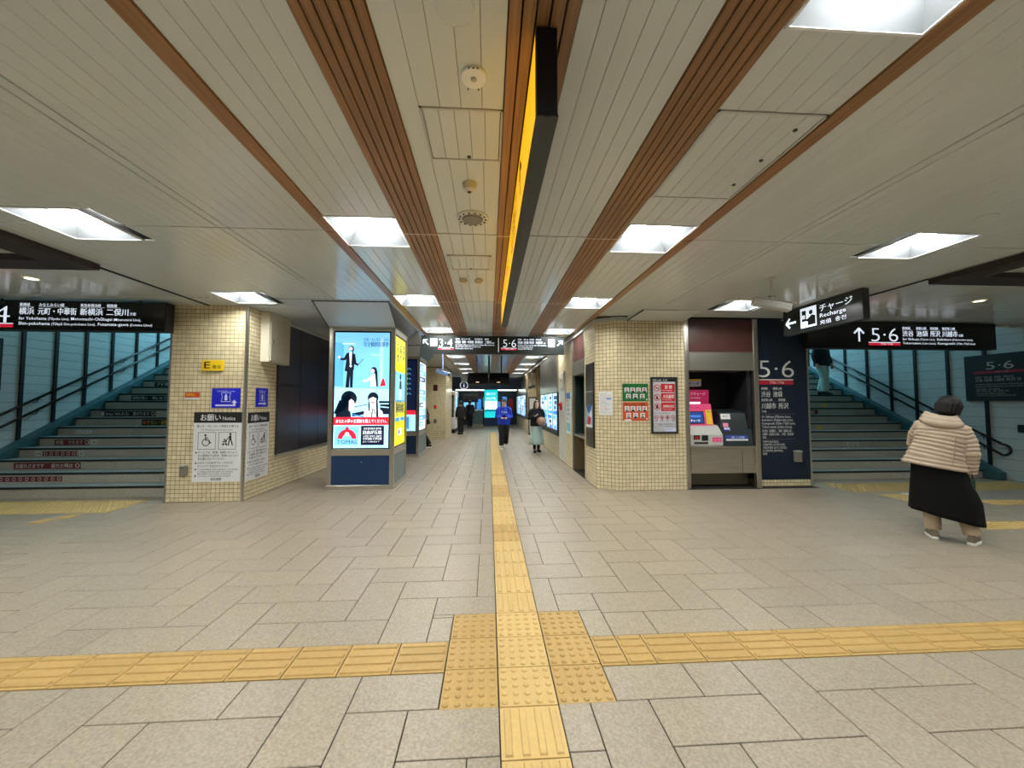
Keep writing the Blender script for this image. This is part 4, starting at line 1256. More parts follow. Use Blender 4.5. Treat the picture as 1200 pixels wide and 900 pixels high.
# the portrait-format advert on the front screen (1.0 wide by 2.08 high)
def ad_front(p):
    p.rect(0, 0, 1.0, 2.08, l_sky, 1)
    p.poly([(0, .5), (1.0, .5), (1.0, 1.05), (0, 1.1)], l_sky2, 1.4)
    p.rect(.0, 1.0, .16, 1.9, l_sky3, 1.3); p.rect(.82, 1.1, .88, 1.98, l_sky2, 1.3); p.rect(.13, 1.87, .36, 1.885, l_white, 2); p.rect(.66, 1.67, .82, 1.68, l_white, 2)
    p.text('テーマはいつもひとりに', .05, 1.985, .03, l_text, w=.2)
    p.text('生徒一人に先生一人の', .52, 1.93, .07, l_text, w=.46, bold=.02); p.text('完全個別指導塾', .52, 1.83, .1, l_text, w=.46, bold=.03)
    # standing teacher in a dark suit
    p.poly([(.20, 1.08), (.23, 1.45), (.34, 1.45), (.33, 1.08), (.285, 1.08), (.28, 1.3), (.265, 1.08)], l_ink, 3)
    p.poly([(.18, 1.38), (.21, 1.6), (.24, 1.72), (.33, 1.72), (.36, 1.6), (.35, 1.4), (.27, 1.36)], l_ink, 4)
    p.poly([(.26, 1.72), (.31, 1.72), (.30, 1.5), (.275, 1.5)], l_white, 5); p.disc(.29, 1.47, .022, l_white, 5, 10)
    p.line(.24, 1.7, .17, 1.58, .05, l_ink, 4); p.line(.17, 1.59, .1, 1.6, .04, l_ink, 4); p.disc(.08, 1.63, .025, l_skin, 4, 10)
    p.line(.34, 1.69, .37, 1.52, .05, l_ink, 4); p.line(.36, 1.52, .43, 1.49, .04, l_ink, 4); p.line(.43, 1.5, .52, 1.6, .012, l_text, 4)
    p.disc(.295, 1.79, .05, l_hair, 4, 16); p.disc(.287, 1.785, .035, l_skin, 5, 14); p.poly([(.32, 1.82), (.345, 1.78), (.33, 1.7), (.315, 1.72)], l_hair, 5)
    # pupil at a desk, seen from the side
    p.disc(.715, 1.4, .055, l_hair, 4, 16); p.poly([(.72, 1.44), (.78, 1.38), (.795, 1.1), (.765, 1.1), (.74, 1.3)], l_hair, 4); p.disc(.695, 1.385, .036, l_skin, 5, 12)
    p.poly([(.66, 1.1), (.66, 1.28), (.7, 1.33), (.75, 1.32), (.77, 1.1)], l_white, 3); p.line(.68, 1.26, .56, 1.2, .04, l_white, 3); p.disc(.54, 1.2, .02, l_skin, 4, 10)
    p.poly([(.83, 1.1), (.87, 1.24), (.9, 1.25), (.94, 1.12)], l_red, 3)
    p.rect(.02, 1.075, .62, 1.083, l_sky3, 2); p.line(.36, 1.26, .62, 1.24, .008, l_sky3, 2)
    # two close-up heads in the lower half
    p.poly([(.02, .5), (.06, .72), (.16, .92), (.3, 1.0), (.3, .5)], l_hair, 3); p.disc(.27, .88, .145, l_hair, 3, 20); p.poly([(.1, .86), (.0, .62), (.14, .56), (.25, .8)], l_hair, 3)
    p.poly([(.31, .88), (.36, .84), (.385, .76), (.36, .74), (.35, .66), (.27, .66), (.27, .84)], l_skin, 4)
    p.poly([(.04, .5), (.1, .64), (.22, .68), (.3, .62), (.33, .5)], l_ink, 4)
    p.disc(.71, .9, .1, l_hair, 3, 20); p.disc(.705, .85, .075, l_skin, 4, 18, .09); p.poly([(.62, .93), (.7, .965), (.8, .92), (.785, .88), (.71, .915), (.64, .88)], l_hair, 5)
    p.poly([(.62, .9), (.63, .66), (.655, .66), (.65, .86)], l_hair, 4); p.poly([(.79, .9), (.82, .5), (.775, .5), (.765, .86)], l_hair, 5)
    p.disc(.675, .865, .008, l_hair, 6, 8); p.disc(.735, .865, .008, l_hair, 6, 8); p.poly([(.67, .82), (.74, .82), (.72, .80), (.69, .80)], l_lip, 6)
    p.poly([(.53, .5), (.56, .66), (.66, .72), (.76, .72), (.88, .66), (.92, .5)], l_white, 3); p.line(.7, .7, .69, .52, .02, l_navy, 5); p.line(.72, .7, .76, .6, .016, l_navy, 5)
    p.poly([(.33, .62), (.55, .66), (.55, .6), (.34, .56)], l_ink, 2); p.line(.35, .6, .6, .54, .02, l_blue, 3); p.line(.3, .72, .62, .78, .012, l_text, 2)
    p.rect(.84, .6, 1.0, .78, l_ink, 2); p.rect(.82, .8, 1.0, .84, l_ink, 2); p.line(.82, .74, 1.0, .72, .02, l_sky2, 3)
    # red band and base of the advert
    p.rect(0, .41, 1.0, .55, l_red, 6); p.text('あなたの夢の志望校を教えてください。', .04, .45, .075, l_white, w=.93, lay=7, bold=.03)
    p.rect(0, 0, 1.0, .41, l_sky2, 5); p.rect(.03, .05, .45, .38, l_sky, 5.5)
    p.ring(.25, .165, .17, .085, l_red, 7, 22, 0, pi); p.disc(.25, .35, .03, l_red, 7, 16); p.disc(.25, .245, .038, l_white, 8, 16)
    p.text('TOMAS', .07, .075, .1, l_ink, w=.36, lay=7, bold=.0)
    p.rect(.5, .05, .92, .395, l_navy, 6); p.text('完全個別指導 進学塾', .55, .33, .04, l_white, w=.32, lay=7); p.text('自由が丘校', .54, .25, .075, l_white, w=.34, lay=7, bold=.04)
    for v, st in ((.19, '小学生 中学生 高校生'), (.145, '中学受験 大学受験')): p.text(st, .54, v, .045, l_white, w=.34, lay=7, bold=.02)
    p.text('詳しくは校舎まで', .54, .1, .03, l_white, w=.3, lay=7)
def ad_side(p, w, h):
    p.rect(0, 0, w, h, l_yel, 1); p.rect(0, h * .40, w, h * .68, l_sky, 2)
    p.poly([(w * .42, h * .42), (w * .58, h * .42), (w * .62, h * .6), (w * .5, h * .67), (w * .4, h * .6)], l_skin, 3); p.disc(w * .5, h * .635, w * .08, l_hair, 4, 14); p.poly([(w * .4, h * .52), (w * .62, h * .52), (w * .6, h * .6), (w * .42, h * .6)], l_ink, 4)
    for u, st in ((.12, '夢'), (.42, '合'), (.72, '春')):
        for k in range(4): p.text('中学受験'[k] if u < .3 else '合格発表'[k] if u < .6 else '春期講習'[k], w * u, h * (.93 - .055 * k), w * .22, l_text, lay=3, bold=.03)
    for k in range(3): p.text(('個別指導', '無料体験', '受付中')[k], w * .08, h * (.345 - .035 * k), w * .22, l_ink, w=w * .84, lay=3, bold=.03)
    p.rect(w * .05, h * .22, w * .45, h * .255, l_blue, 3); p.rect(w * .55, h * .22, w * .95, h * .255, l_blue, 3)
    p.text('お問い合わせ', w * .1, h * .18, w * .12, l_ink, w=w * .8, lay=3); p.rect(w * .3, h * .085, w * .7, h * .15, l_white, 3); p.rect(w * .35, h * .1, w * .5, h * .135, l_text, 4); p.text('自由が丘', w * .2, h * .04, w * .14, l_red, w=w * .6, lay=3)
def ad_blue(p, w, h):
    p.rect(0, 0, w, h, l_white, 1)
    for k in range(10):
        v = h * (.9 - .095 * k); m = (l_blue, l_sky3, l_text, l_sky)[k % 4]
        p.rect(w * .06, v, w * (.94 if k % 3 else .7), v + h * .075, m, 2); p.text('ご案内情報サービス'[k % 3:k % 3 + 6], w * .12, v + h * .018, h * .045, l_white, w=w * .6, lay=3, bold=.02)
def ad_dark(p, w, h):
    p.rect(0, 0, w, h, l_navy, 1); p.rect(0, 0, w, h * .23, l_sky2, 2); p.rect(0, h * .23, w, h * .29, l_red, 2); p.rect(w * .2, h * .03, w * .8, h * .2, l_blue, 3)
    for k in range(6): p.text('新しい毎日へ', w * .3, h * (.86 - .07 * k), h * .04, l_sky, w=w * .55, lay=3)
def kiosk(label, x0, x1, y0, y1, H, fa, sa, hood_front, hood_z):
    t = thing('advertising_kiosk', label, 'kiosk', ((x0 + x1) / 2, (y0 + y1) / 2, 0))
    b = MB(); b.box(x0 + .03, y0 + .03, .06, x1 - .03, y1 - .03, H, m_blackm); b.build('body', t)
    b = MB(); b.box(x0 - .01, y0 - .01, 0, x1 + .01, y1 + .01, .07, m_steelh); b.build('plinth', t, bev=.005)
    for xx, yy in ((x0, y0), (x1 - .075, y0), (x0, y1 - .075), (x1 - .075, y1 - .075)):
        b = MB(); b.box(xx, yy, .07, xx + .075, yy + .075, H, m_steel); b.build('post', t, bev=.012, segs=2)
    for q in ((x0 + .075, y0 + .004, .585, x1 - .075, y0 + .05, .70), (x1 - .05, y0 + .075, .585, x1 - .004, y1 - .075, .70), (x0 + .075, y0 + .006, H - .07, x1 - .075, y0 + .05, H), (x1 - .05, y0 + .075, H - .1, x1 - .006, y1 - .075, H)):
        b = MB(); b.box(*q, m_steelh); b.build('crossbar', t, bev=.003)
    b = MB(); b.box(x0 + .075, y0 + .012, .075, x1 - .075, y0 + .05, .58, m_navy); b.build('base_panel', t)
    b = MB(); b.box(x1 - .05, y0 + .075, .075, x1 - .012, y1 - .075, .58, M('kiosk_greygreen', (96, 116, 118), rough=.35)); b.build('side_base_panel', t)
    b = MB(); b.cyl(((x0 + x1) / 2 + .02, y0 + .006, .47), ((x0 + x1) / 2 + .02, y0 + .02, .47), .009, m_steel, 10); b.build('lock', t)
    w = x1 - x0 - .15; h = H - .07 - .70
    b = MB(); b.box(x0 + .075, y0 + .02, .70, x1 - .075, y0 + .05, H - .07, m_black); sc = b.build('screen', t)
    p = Pr((x0 + .075 + (w - 1.0 * w / 1.05) / 2, y0 + .02, .70 + .02), (1, 0, 0), (0, 0, 1))
    k = (w / 1.05) / 1.0
    if fa == 'front':
        p.step = .0009
        ad_front(p)
        for i, v in enumerate(p.v):            # scale the advert to the screen
            d = v - p.O
            p.v[i] = p.O + p.U * (d.dot(p.U) * k) + p.V * (d.dot(p.V) * (h - .05) / 2.08) + p.N * d.dot(p.N)
    else:
        fa(p, w / 1.05, h - .05)
    p.build('screen_picture', sc)
    sw = y1 - y0 - .15
    b = MB(); b.box(x1 - .05, y0 + .075, .70, x1 - .02, y1 - .075, H - .1, m_black); sc2 = b.build('side_screen', t)
    p = Pr((x1 - .02, y0 + .075 + .05, .73), (0, 1, 0), (0, 0, 1)); sa(p, sw - .1, h - .09); p.build('screen_picture', sc2)
    # sloping hood joining the kiosk to the ceiling
    b = MB(); hz = H
    lo = [(x0 - .02, y0 - .02, hz), (x1 + .02, y0 - .02, hz), (x1 + .02, y1 + .02, hz), (x0 - .02, y1 + .02, hz)]
    up = [(x0 + .2, hood_front, CZ - .004), (x1 + .17, hood_front, CZ - .004), (x1 + .17, y1 + .3, CZ - .004), (x0 + .2, y1 + .3, CZ - .004)]
    b.add(lo + up, [(3, 2, 1, 0), (4, 5, 6, 7), (0, 1, 5, 4), (3, 0, 4, 7), (2, 3, 7, 6)], m_lgrey)
    b.add(lo + up, [(1, 2, 6, 5)], M('hood_shaded_side', (70, 72, 74), rough=.35))  # shade on this side of the hood is put into its darker colour
    b.build('hood', t)
    b = MB(); d = .022
    for a, c in ((up[0], up[1]), (up[0], lo[0]), (up[1], lo[1])):
        b.tube([a, c], .011, m_dark, 6)
    b.build('hood_edge', t)
    return t
kiosk('steel advertising kiosk with the two teachers and pupils advert and navy base', -2.845, -1.69, 7.0, 8.06, 2.88, 'front', ad_side, 5.86, 3.03)
kiosk('second advertising kiosk with a blue side screen, half hidden behind the first', -3.1, -1.98, 11.1, 12.4, 2.84, ad_dark, ad_blue, 10.3, 3.03)

# teal screen kiosk at the far end
t = thing('advertising_kiosk', 'slim kiosk with a glowing turquoise screen at the corridor end', 'kiosk', (.13, 24.2, 0))
b = MB(); b.box(-.32, 24.0, 0, .57, 24.4, 2.36, m_dark); b.build('body', t, bev=.01)
b = MB(); b.box(-.28, 23.985, .08, .53, 24.0, .54, m_navy); b.build('base_panel', t)
b = MB(); b.box(-.35, 23.96, 0, .6, 24.42, .06, m_steel); b.build('plinth', t)
p = Pr((-.28, 23.99, .6), (1, 0, 0), (0, 0, 1)); p.rect(0, 0, .82, 1.72, l_teal, 1)
p.text('緑の力で', .12, 1.4, .2, l_white, w=.58, lay=2, bold=.02); p.text('2027年', .08, 1.12, .2, l_white, w=.64, lay=2, bold=.03)
p.rect(.02, .52, .8, 1.04, l_white, 2); p.text('街をつくろう', .1, .8, .12, l_text, w=.6, lay=3); p.text('みんなで未来へ', .1, .65, .1, l_skin, w=.6, lay=3)
for k in range(6): p.disc(.09 + .13 * k, .42 + .03 * (k % 2), .06, l_text, 3, 10)
p.build('screen_picture', t)

# ================================================================== TICKET MACHINE RECESS
t = thing('ticket_recess', 'stainless steel framed recess for ticket machines beside the navy wall', 'ticket recess', (4.16, 7.0, 0))
x0, x1, yf = 3.5, 4.87, 6.66
for xa, xb in ((3.5, 3.57), (4.78, 4.87)):
    b = MB(); b.box(xa, yf, 0, xb, yf + .09, 3.04, m_steel); b.build('jamb', t, bev=.006)
b = MB(); b.box(3.57, yf + .02, 2.44, 4.78, yf + .06, 3.03, m_brown); b.build('upper_panel', t)
b = MB(); b.box(3.57, yf - .0, 2.1, 4.78, yf + .5, 2.435, m_steelh); b.build('shutter_box', t, bev=.012)
b = MB(); b.box(3.57, yf + .01, .70, 4.78, yf + .75, .745, m_steelh); b.build('counter', t, bev=.008)
b = MB(); b.box(3.6, yf + .05, .26, 4.55, yf + .08, .70, m_steelh); b.box(4.56, yf + .05, .26, 4.78, yf + .08, .70, m_steelh); b.build('apron_panel', t, bev=.003)
b = MB(); b.box(3.57, yf + .25, .02, 4.78, yf + .28, .26, M('kick_steel', (110, 104, 92), rough=.35, metal=.8)); b.build('kick_panel', t)
b = MB(); b.box(3.57, yf + .72, .745, 4.78, yf + .78, 2.1, m_blackm); b.build('back_panel', t)
b = MB(); b.box(4.7, yf + .1, .745, 4.78, yf + .72, 2.1, M('recess_side', (40, 40, 44), rough=.25)); b.build('side_panel', t); b = MB(); b.box(3.57, yf + .1, .745, 3.59, yf + .72, 2.1, m_blackm); b.build('side_panel', t)
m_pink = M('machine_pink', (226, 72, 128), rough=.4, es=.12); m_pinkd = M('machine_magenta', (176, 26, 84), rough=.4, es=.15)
t = thing('charge_machine', 'pink card charging machine with a small screen in the steel recess', 'ticket machine', (3.82, 7.0, .745))
yb = 7.24
b = MB(); b.prism([(3.6, 6.71, .75), (3.6, 6.71, .95), (3.6, 6.86, 1.1), (3.6, yb, 1.16), (3.6, yb, .75)], (.6, 0, 0), m_lgrey); b.build('body', t, bev=.008)
b = MB(); b.prism([(3.6, 6.87, 1.09), (3.6, 6.95, 1.5), (3.6, 7.01, 1.5), (3.6, 7.01, 1.09)], (.53, 0, 0), m_pink); b.build('console', t, bev=.006)
b = MB(); b.box(3.59, 6.96, 1.5, 4.1, 7.03, 1.76, m_pinkd); b.build('header', t, bev=.004)
p = Pr((3.6, 6.958, 1.5), (1, 0, 0), (0, 0, 1)); p.text('カードチャージ', .03, .16, .07, m_paper, w=.4); p.text('IC card charge', .06, .1, .04, m_paper, w=.28); p.rect(.07, .0, .33, .035, l_white, 2)
p.build('lettering', t)
d = Vector((0, .08, .41)).normalized()
p = Pr((3.6, 6.868, 1.095), (1, 0, 0), tuple(d)); p.rect(.04, .04, .36, .27, m_black, 1); p.rect(.055, .055, .345, .255, lcd('lcd_machine', (24, 60, 130), .5), 2); p.text('チャージ', .1, .08, .05, l_white, w=.18, lay=3); p.rect(.1, .16, .3, .2, lcd('lcd_machine2', (60, 120, 200), .6), 3)
p.rect(.4, .03, .51, .3, m_yprint, 1); p.text('ご案内', .415, .25, .03, m_ink, w=.08); p.text('IC card', .15, .33, .05, m_pinkd, w=.14)
p.build('screen', t)
p = Pr((3.6, 6.708, .76), (1, 0, 0), (0, 0, 1)); p.rect(.05, .1, .17, .18, m_ink, 1); p.rect(.07, .115, .15, .16, m_red, 2); p.rect(.2, .08, .32, .18, m_ink, 1); p.rect(.06, .02, .32, .06, m_dark, 1); p.rect(.4, .06, .57, .14, m_pink, 1); p.text('カード', .43, .08, .04, m_paper, w=.11); p.build('slot', t)
t = thing('machine_label', 'white caption panel hung above the pink charging machine', 'sign', (3.82, 7.2, 1.84))
b = MB(); b.box(3.59, 7.1, 1.83, 4.04, 7.4, 1.97, M('label_white', (200, 200, 186), rough=.5)); b.build('panel', t)
p = Pr((3.59, 7.1, 1.83), (1, 0, 0), (0, 0, 1)); p.rect(0, .115, .45, .14, m_yprint, 1); p.rect(.02, .02, .43, .1, m_bluew, 1); p.text('ICカード専用チャージ機', .04, .04, .05, m_text if False else m_ink, w=.36); p.build('lettering', t)
t = thing('ticket_machine', 'dark sloping machine front with stuck-on labels beside the pink machine', 'ticket machine', (4.4, 7.0, .745))
b = MB(); b.prism([(4.2, 6.7, .75), (4.2, 6.82, 1.34), (4.2, 7.2, 1.4), (4.2, 7.2, .75)], (.57, 0, 0), M('machine_dark', (34, 44, 48), rough=.3)); b.build('body', t, bev=.008)
d = Vector((0, .12, .59)).normalized()
p = Pr((4.2, 6.697, .75), (1, 0, 0), tuple(d)); p.rect(.02, .48, .2, .58, m_paper, 1); p.rect(.04, .34, .14, .41, M('print_pink', (240, 150, 180), rough=.6), 1); p.rect(.05, .27, .16, .33, m_bluew, 1); p.rect(.05, .27, .15, .29, m_blue, 2)
p.rect(.06, .12, .47, .19, M('print_royal', (40, 70, 160), rough=.5), 1); p.rect(.06, .09, .47, .12, m_paper, 1); p.text('定期券・きっぷは券売機へ', .16, .135, .04, m_paper, w=.26); p.text('お知らせ', .05, .52, .04, m_ink, w=.1); p.build('label', t)
# tilted ceiling panel in front of the chamfered pillar
t = thing('ceiling_flap', 'tilted white panel hanging from the ceiling before the chamfered pillar', 'panel', (3.0, 6.35, 2.98))
b = MB(); b.add([(2.43, 6.6, 2.972), (3.45, 6.6, 2.972), (3.5, 6.08, 3.035), (2.52, 6.08, 3.035), (2.43, 6.6, CZ), (3.45, 6.6, CZ), (3.5, 6.08, CZ), (2.52, 6.08, CZ)], [(0, 1, 2, 3), (7, 6, 5, 4), (0, 4, 5, 1), (3, 2, 6, 7), (0, 3, 7, 4), (1, 5, 6, 2)], m_plank); b.build('panel', t)
b = MB(); b.tube([(2.43, 6.6, 2.97), (2.52, 6.08, 3.035)], .012, m_dark, 6); b.tube([(2.52, 6.08, 3.033), (3.5, 6.08, 3.033), (3.45, 6.6, 2.97)], .006, m_lgrey, 6); b.build('edge', t)

# ================================================================== CAMERAS AND MONITORS
def cctv(label, x, y, drop, yaw, L=.34, cube=False, m=m_lgrey):
    t = thing('security_camera', label, 'security camera', (x, y, CZ))
    b = MB(); b.cyl((x, y, CZ + .004), (x, y, CZ - .02), .05, m, 16); b.build('mount', t)
    b = MB(); b.cyl((x, y, CZ - .01), (x, y, CZ - drop), .016, m, 12); b.build('stem', t)
    b = MB(); z = CZ - drop; b.box(x - .035, y - .035, z - .03, x + .035, y + .035, z + .04, m_grey); b.build('joint', t, bev=.006)
    d = Vector((cos(yaw), sin(yaw), -.28)).normalized(); s = d.cross(Vector((0, 0, 1))).normalized(); u = s.cross(d)
    c = Vector((x, y, z - .07))
    def bx(m_, a0, a1, w, h, up, nm):
        b = MB(); P = [c + d * a + s * (w * i) + u * (up + h * j) for a in (a0, a1) for i, j in ((-1, -1), (1, -1), (1, 1), (-1, 1))]
        b.add(P, [(3, 2, 1, 0), (4, 5, 6, 7), (0, 1, 5, 4), (1, 2, 6, 5), (2, 3, 7, 6), (3, 0, 4, 7)], m_); return b.build(nm, t, bev=.008)
    bx(m, -L * .5, L * .5, .055, .045, 0, 'housing'); bx(m, -L * .52, L * .6, .062, .006, .055, 'sunshield'); bx(m_black, L * .5, L * .53, .04, .034, 0, 'lens')
    return t
cctv('white box security camera on a ceiling stem beside the recharge sign', 3.45, 4.46, .26, radians(-18), .42)
cctv('large blue-grey security camera on a ceiling stem past the second kiosk', -1.3, 10.9, .62, radians(-30), .42, m=M('cam_blue', (130, 160, 210), rough=.4))
cctv('small black security camera on a ceiling stem over the lit timetable displays', 1.75, 15.6, .82, radians(200), .26, m=M('cam_dark', (60, 60, 62), rough=.4))
t = thing('hanging_monitor', 'black double departure monitor hung from the ceiling across the corridor', 'monitor', (0, 12.5, 2.1))
for k, (a, c) in enumerate(((-.68, -.02), (.0, .66))):
    b = MB(); b.box(a, 12.42, 2.11, c, 12.54, 2.49, m_blackm); s_ = b.build('screen', t, bev=.006)
    p = Pr((a, 12.42, 2.11), (1, 0, 0), (0, 0, 1)); p.rect(.02, .03, .64, .36, M('screen_off', (9, 9, 11), rough=.15), 1); p.rect(.26, .06, .36, .085, glow('screen_clock', (230, 200, 160), 1.2), 2); p.build('screen_face', s_)
for xx in (-.4, 0, .4):
    b = MB(); b.cyl((xx, 12.5, 2.48), (xx, 12.5, CZ), .022 if xx else .03, m_blackm, 10); b.build('hanger', t)
b = MB(); b.box(-.9, 12.46, 2.2, -.7, 12.52, 2.46, m_grey); b.build('speaker_box', t, bev=.01)

# ================================================================== CORRIDOR WALL FITTINGS
t = thing('machine_alcove', 'dark alcove with a brown upper panel in the corridor wall past the pillar', 'alcove', (2.3, 8.2, 0))
b = MB(); b.box(1.93, 7.66, 2.44, 1.96, 8.72, 2.95, m_brown); b.build('upper_panel', t)
b = MB(); b.box(1.92, 7.66, 2.13, 2.4, 8.72, 2.435, m_steelh); b.build('shutter_box', t, bev=.01)
b = MB(); b.box(1.92, 7.66, .78, 2.6, 8.72, .82, m_steelh); b.build('counter', t, bev=.006)
b = MB(); b.box(2.6, 7.66, .82, 2.63, 8.72, 2.13, M('alcove_green', (30, 44, 44), rough=.25)); b.box(1.97, 8.69, .82, 2.6, 8.735, 2.13, M('alcove_green', (30, 44, 44))); b.build('back_panel', t)
b = MB(); b.box(2.2, 7.66, .02, 2.24, 8.72, .78, m_grey); b.build('apron_panel', t)
notice('notice_board', 'tall pale blue notice sheet on the corridor wall past the dark alcove', 'notice', (1.918, 9.46, .78), (0, -1, 0), .5, .98,
       lambda p, w, h: (p.rect(0, h * .86, w, h, M('print_blueband', (70, 130, 190), rough=.5), 1), [p.text('ご案内とお知らせ'[:4 + k % 4], w * .1, h * (.78 - .11 * k), .07, m_ink, w=w * (.5 + .1 * (k % 4))) for k in range(5)], p.rect(w * .12, h * .06, w * .88, h * .26, M('print_tealpale', (120, 190, 190), rough=.5), 1)), M('paper_blue', (214, 226, 232), rough=.5))
t = thing('service_panel', 'tall white metal service panel in the corridor wall with a small box door', 'panel', (1.9, 9.95, 0))
b = MB(); b.box(1.895, 9.53, .02, 1.925, 10.36, 2.32, M('panel_marble', (212, 208, 196), rough=.3, noise=(6, .08))); b.build('panel', t, bev=.004)
b = MB(); b.box(1.87, 9.56, 1.88, 1.896, 10.26, 2.3, m_beige); b.build('door', t, bev=.004)
b = MB(); b.box(1.862, 9.85, 2.06, 1.872, 9.9, 2.14, m_dark); b.build('latch', t)
t = thing('fire_alarm', 'red round fire alarm on the white service panel', 'alarm', (1.88, 10.0, 1.43))
b = MB(); b.cyl((1.894, 10.0, 1.43), (1.86, 10.0, 1.43), .11, m_red, 20); b.build('bell', t)
b = MB(); b.ball((1.85, 10.0, 1.47), .035, M('alarm_lamp', (200, 30, 30), rough=.2)); b.build('lamp', t)
# lit display banks
def display_bank(label, y0, y1, z0, z1, zt, n, x=1.92):
    t = thing('display_case', label, 'display case', (x, (y0 + y1) / 2, z0))
    b = MB(); b.box(x - .05, y0, z0 - .12, x, y1, z0, m_dark); b.box(x - .05, y0, z0, x, y0 + .06, z1, m_dark); b.build('frame', t, bev=.004)
    d = (y1 - y0) / n
    for k in range(n):
        b = MB(); b.box(x - .045, y0 + d * k + .006, z1, x, y0 + d * (k + 1) - .006, zt, m_steel); b.build('metal_panel', t, bev=.004)
        b = MB(); b.box(x - .03, y0 + d * k + .03, z0, x, y0 + d * (k + 1) - .03, z1, m_black); s_ = b.build('screen', t)
        p = Pr((x - .03, y0 + d * (k + 1) - .05, z0 + .02), (0, -1, 0), (0, 0, 1)); w = d - .1; h = z1 - z0 - .05
        p.rect(0, 0, w, h, l_white if k % 2 else l_sky2, 1)
        rng = random.Random(k + int(y0 * 10))
        for q in range(7):
            p.rect(w * rng.uniform(.02, .4), h * q / 7.2, w * rng.uniform(.5, .98), h * (q + .7) / 7.2, rng.choice((l_blue, l_text, l_sky3, l_navy, l_white)), 2)
        p.build('screen_picture', s_)
    return t
display_bank('bank of lit poster screens under steel panels behind the woman in the mint skirt', 10.5, 14.0, .74, 1.82, 2.93, 4)
display_bank('far bank of lit poster screens near the corridor end', 19.6, 26.0, .8, 1.95, 2.75, 5)
t = thing('door_panel', 'dark framed white door behind the woman in the mint skirt', 'door', (2.15, 18.97, 0))
b = MB(); b.box(1.95, 18.95, 0, 2.0, 19.0, 1.8, m_blackm); b.box(2.3, 18.95, 0, 2.35, 19.0, 1.8, m_blackm); b.box(1.95, 18.95, 1.74, 2.35, 19.0, 1.8, m_blackm); b.build('frame', t)
b = MB(); b.box(2.0, 18.97, .02, 2.3, 19.0, 1.74, m_white); b.build('leaf', t)

# beige pillar on the kiosk side and the things beside it
b = MB(); b.box(-2.62, 16.45, 0, -1.83, 19.2, 3.24, m_mosg); pf = b.build('pillar', kind='structure')
b = MB(); mosaic(b, (-2.62, 16.45, 0), (1, 0, 0), (0, 0, 1), .79, 3.0); mosaic(b, (-1.83, 16.45, 0), (0, 1, 0), (0, 0, 1), 2.7, 3.0); b.build('mosaic_tiles', pf, kind='stuff')
b = MB(); b.box(-3.81, 17.0, 0, -2.62, 17.2, 3.24, m_mosg); wq = b.build('wall_far', kind='structure')
b = MB(); mosaic(b, (-3.8, 17.0, 0), (1, 0, 0), (0, 0, 1), 1.18, 3.0); b.build('mosaic_tiles', wq, kind='stuff')
for lab, z, m, s in (('dark red round plate high on the far beige pillar', 2.15, M('plate_maroon', (80, 20, 26), rough=.4), .09), ('small red plate on the far beige pillar', 1.35, m_red, .05), ('little grey box low on the far beige pillar', .75, m_grey, .06)):
    b = MB(); b.box(-2.26 - s, 16.42, z - s * 1.4, -2.26 + s, 16.446, z + s * 1.4, m); tag(b.build('wall_plate', loc=(-2.26, 16.44, z), bev=.01), lab, 'plate')
t = thing('vending_machine', 'tall white ticket machine seen edge-on behind the far beige pillar', 'ticket machine', (-1.8, 20.2, 0))
b = MB(); b.box(-2.3, 19.4, .2, -1.66, 21.2, 2.1, m_white); b.build('body', t, bev=.03)
b = MB(); b.box(-2.3, 19.45, 0, -1.7, 21.15, .2, m_blackm); b.build('plinth', t)
b = MB(); b.box(-1.665, 19.5, 1.0, -1.65, 20.3, 1.8, l_sky); b.box(-1.665, 20.4, 1.0, -1.65, 21.1, 1.8, l_navy); b.build('screen', t)
b = MB(); b.box(-2.2, 19.385, .8, -1.75, 19.4, 1.9, m_dark); b.box(-2.1, 19.38, 1.5, -1.85, 19.386, 1.7, l_sky2); b.build('front_panel', t)
t = thing('information_sign', 'round white and blue information sign hung past the far pillar', 'sign', (-1.2, 18.6, 2.2))
b = MB(); b.cyl((-1.2, 18.6, 2.36), (-1.2, 18.64, 2.36), .2, m_white, 24); b.build('disc', t)
p = Pr((-1.2, 18.6, 2.36), (1, 0, 0), (0, 0, 1)); p.disc(0, 0, .16, l_navy, 1); p.text('i', 0, -.1, .28, l_white, al='C', bold=.04); p.build('lettering', t)
b = MB(); b.cyl((-1.2, 18.62, 2.55), (-1.2, 18.62, CZ), .015, m_dark, 8); b.build('hanger', t)
# far end: bulkhead, office window with glass rail
b = MB(); b.box(-3.81, 22.6, 2.3, 1.95, 22.9, 3.24, M('bulkhead_blue', (58, 70, 92), rough=.4)); b.box(-3.81, 21.62, 2.9, 1.95, 22.6, 3.24, M('bulkhead_blue', (58, 70, 92))); b.build('wall_bulkhead', kind='structure')
b = MB(); b.box(-3.81, 27.2, 0, 2.9, 27.4, 3.24, M('office_back', (56, 62, 70), rough=.6)); b.box(-3.81, 22.9, 3.0, 2.9, 27.2, 3.24, m_plenum); wb = b.build('wall_end', kind='structure')
t = thing('strip_light', 'long white strip light over the office counter at the corridor end', 'light', (-.6, 24.6, 2.35))
b = MB(); b.box(-2.1, 24.55, 2.3, 1.75, 24.65, 2.4, glow('strip_tube', (240, 255, 245), 10.0)); b.build('tube', t)
b = MB(); b.box(-2.15, 24.53, 2.4, 1.8, 24.67, 2.46, m_lgrey); b.build('housing', t)
t = thing('office_counter', 'pale office counter with a glass front at the corridor end', 'counter', (-1.0, 25.6, 0))
b = MB(); b.box(-1.45, 25.4, 0, -.4, 25.8, .12, m_steel); b.box(-1.45, 25.4, 1.0, -.4, 25.8, 1.08, m_white); b.build('frame', t)
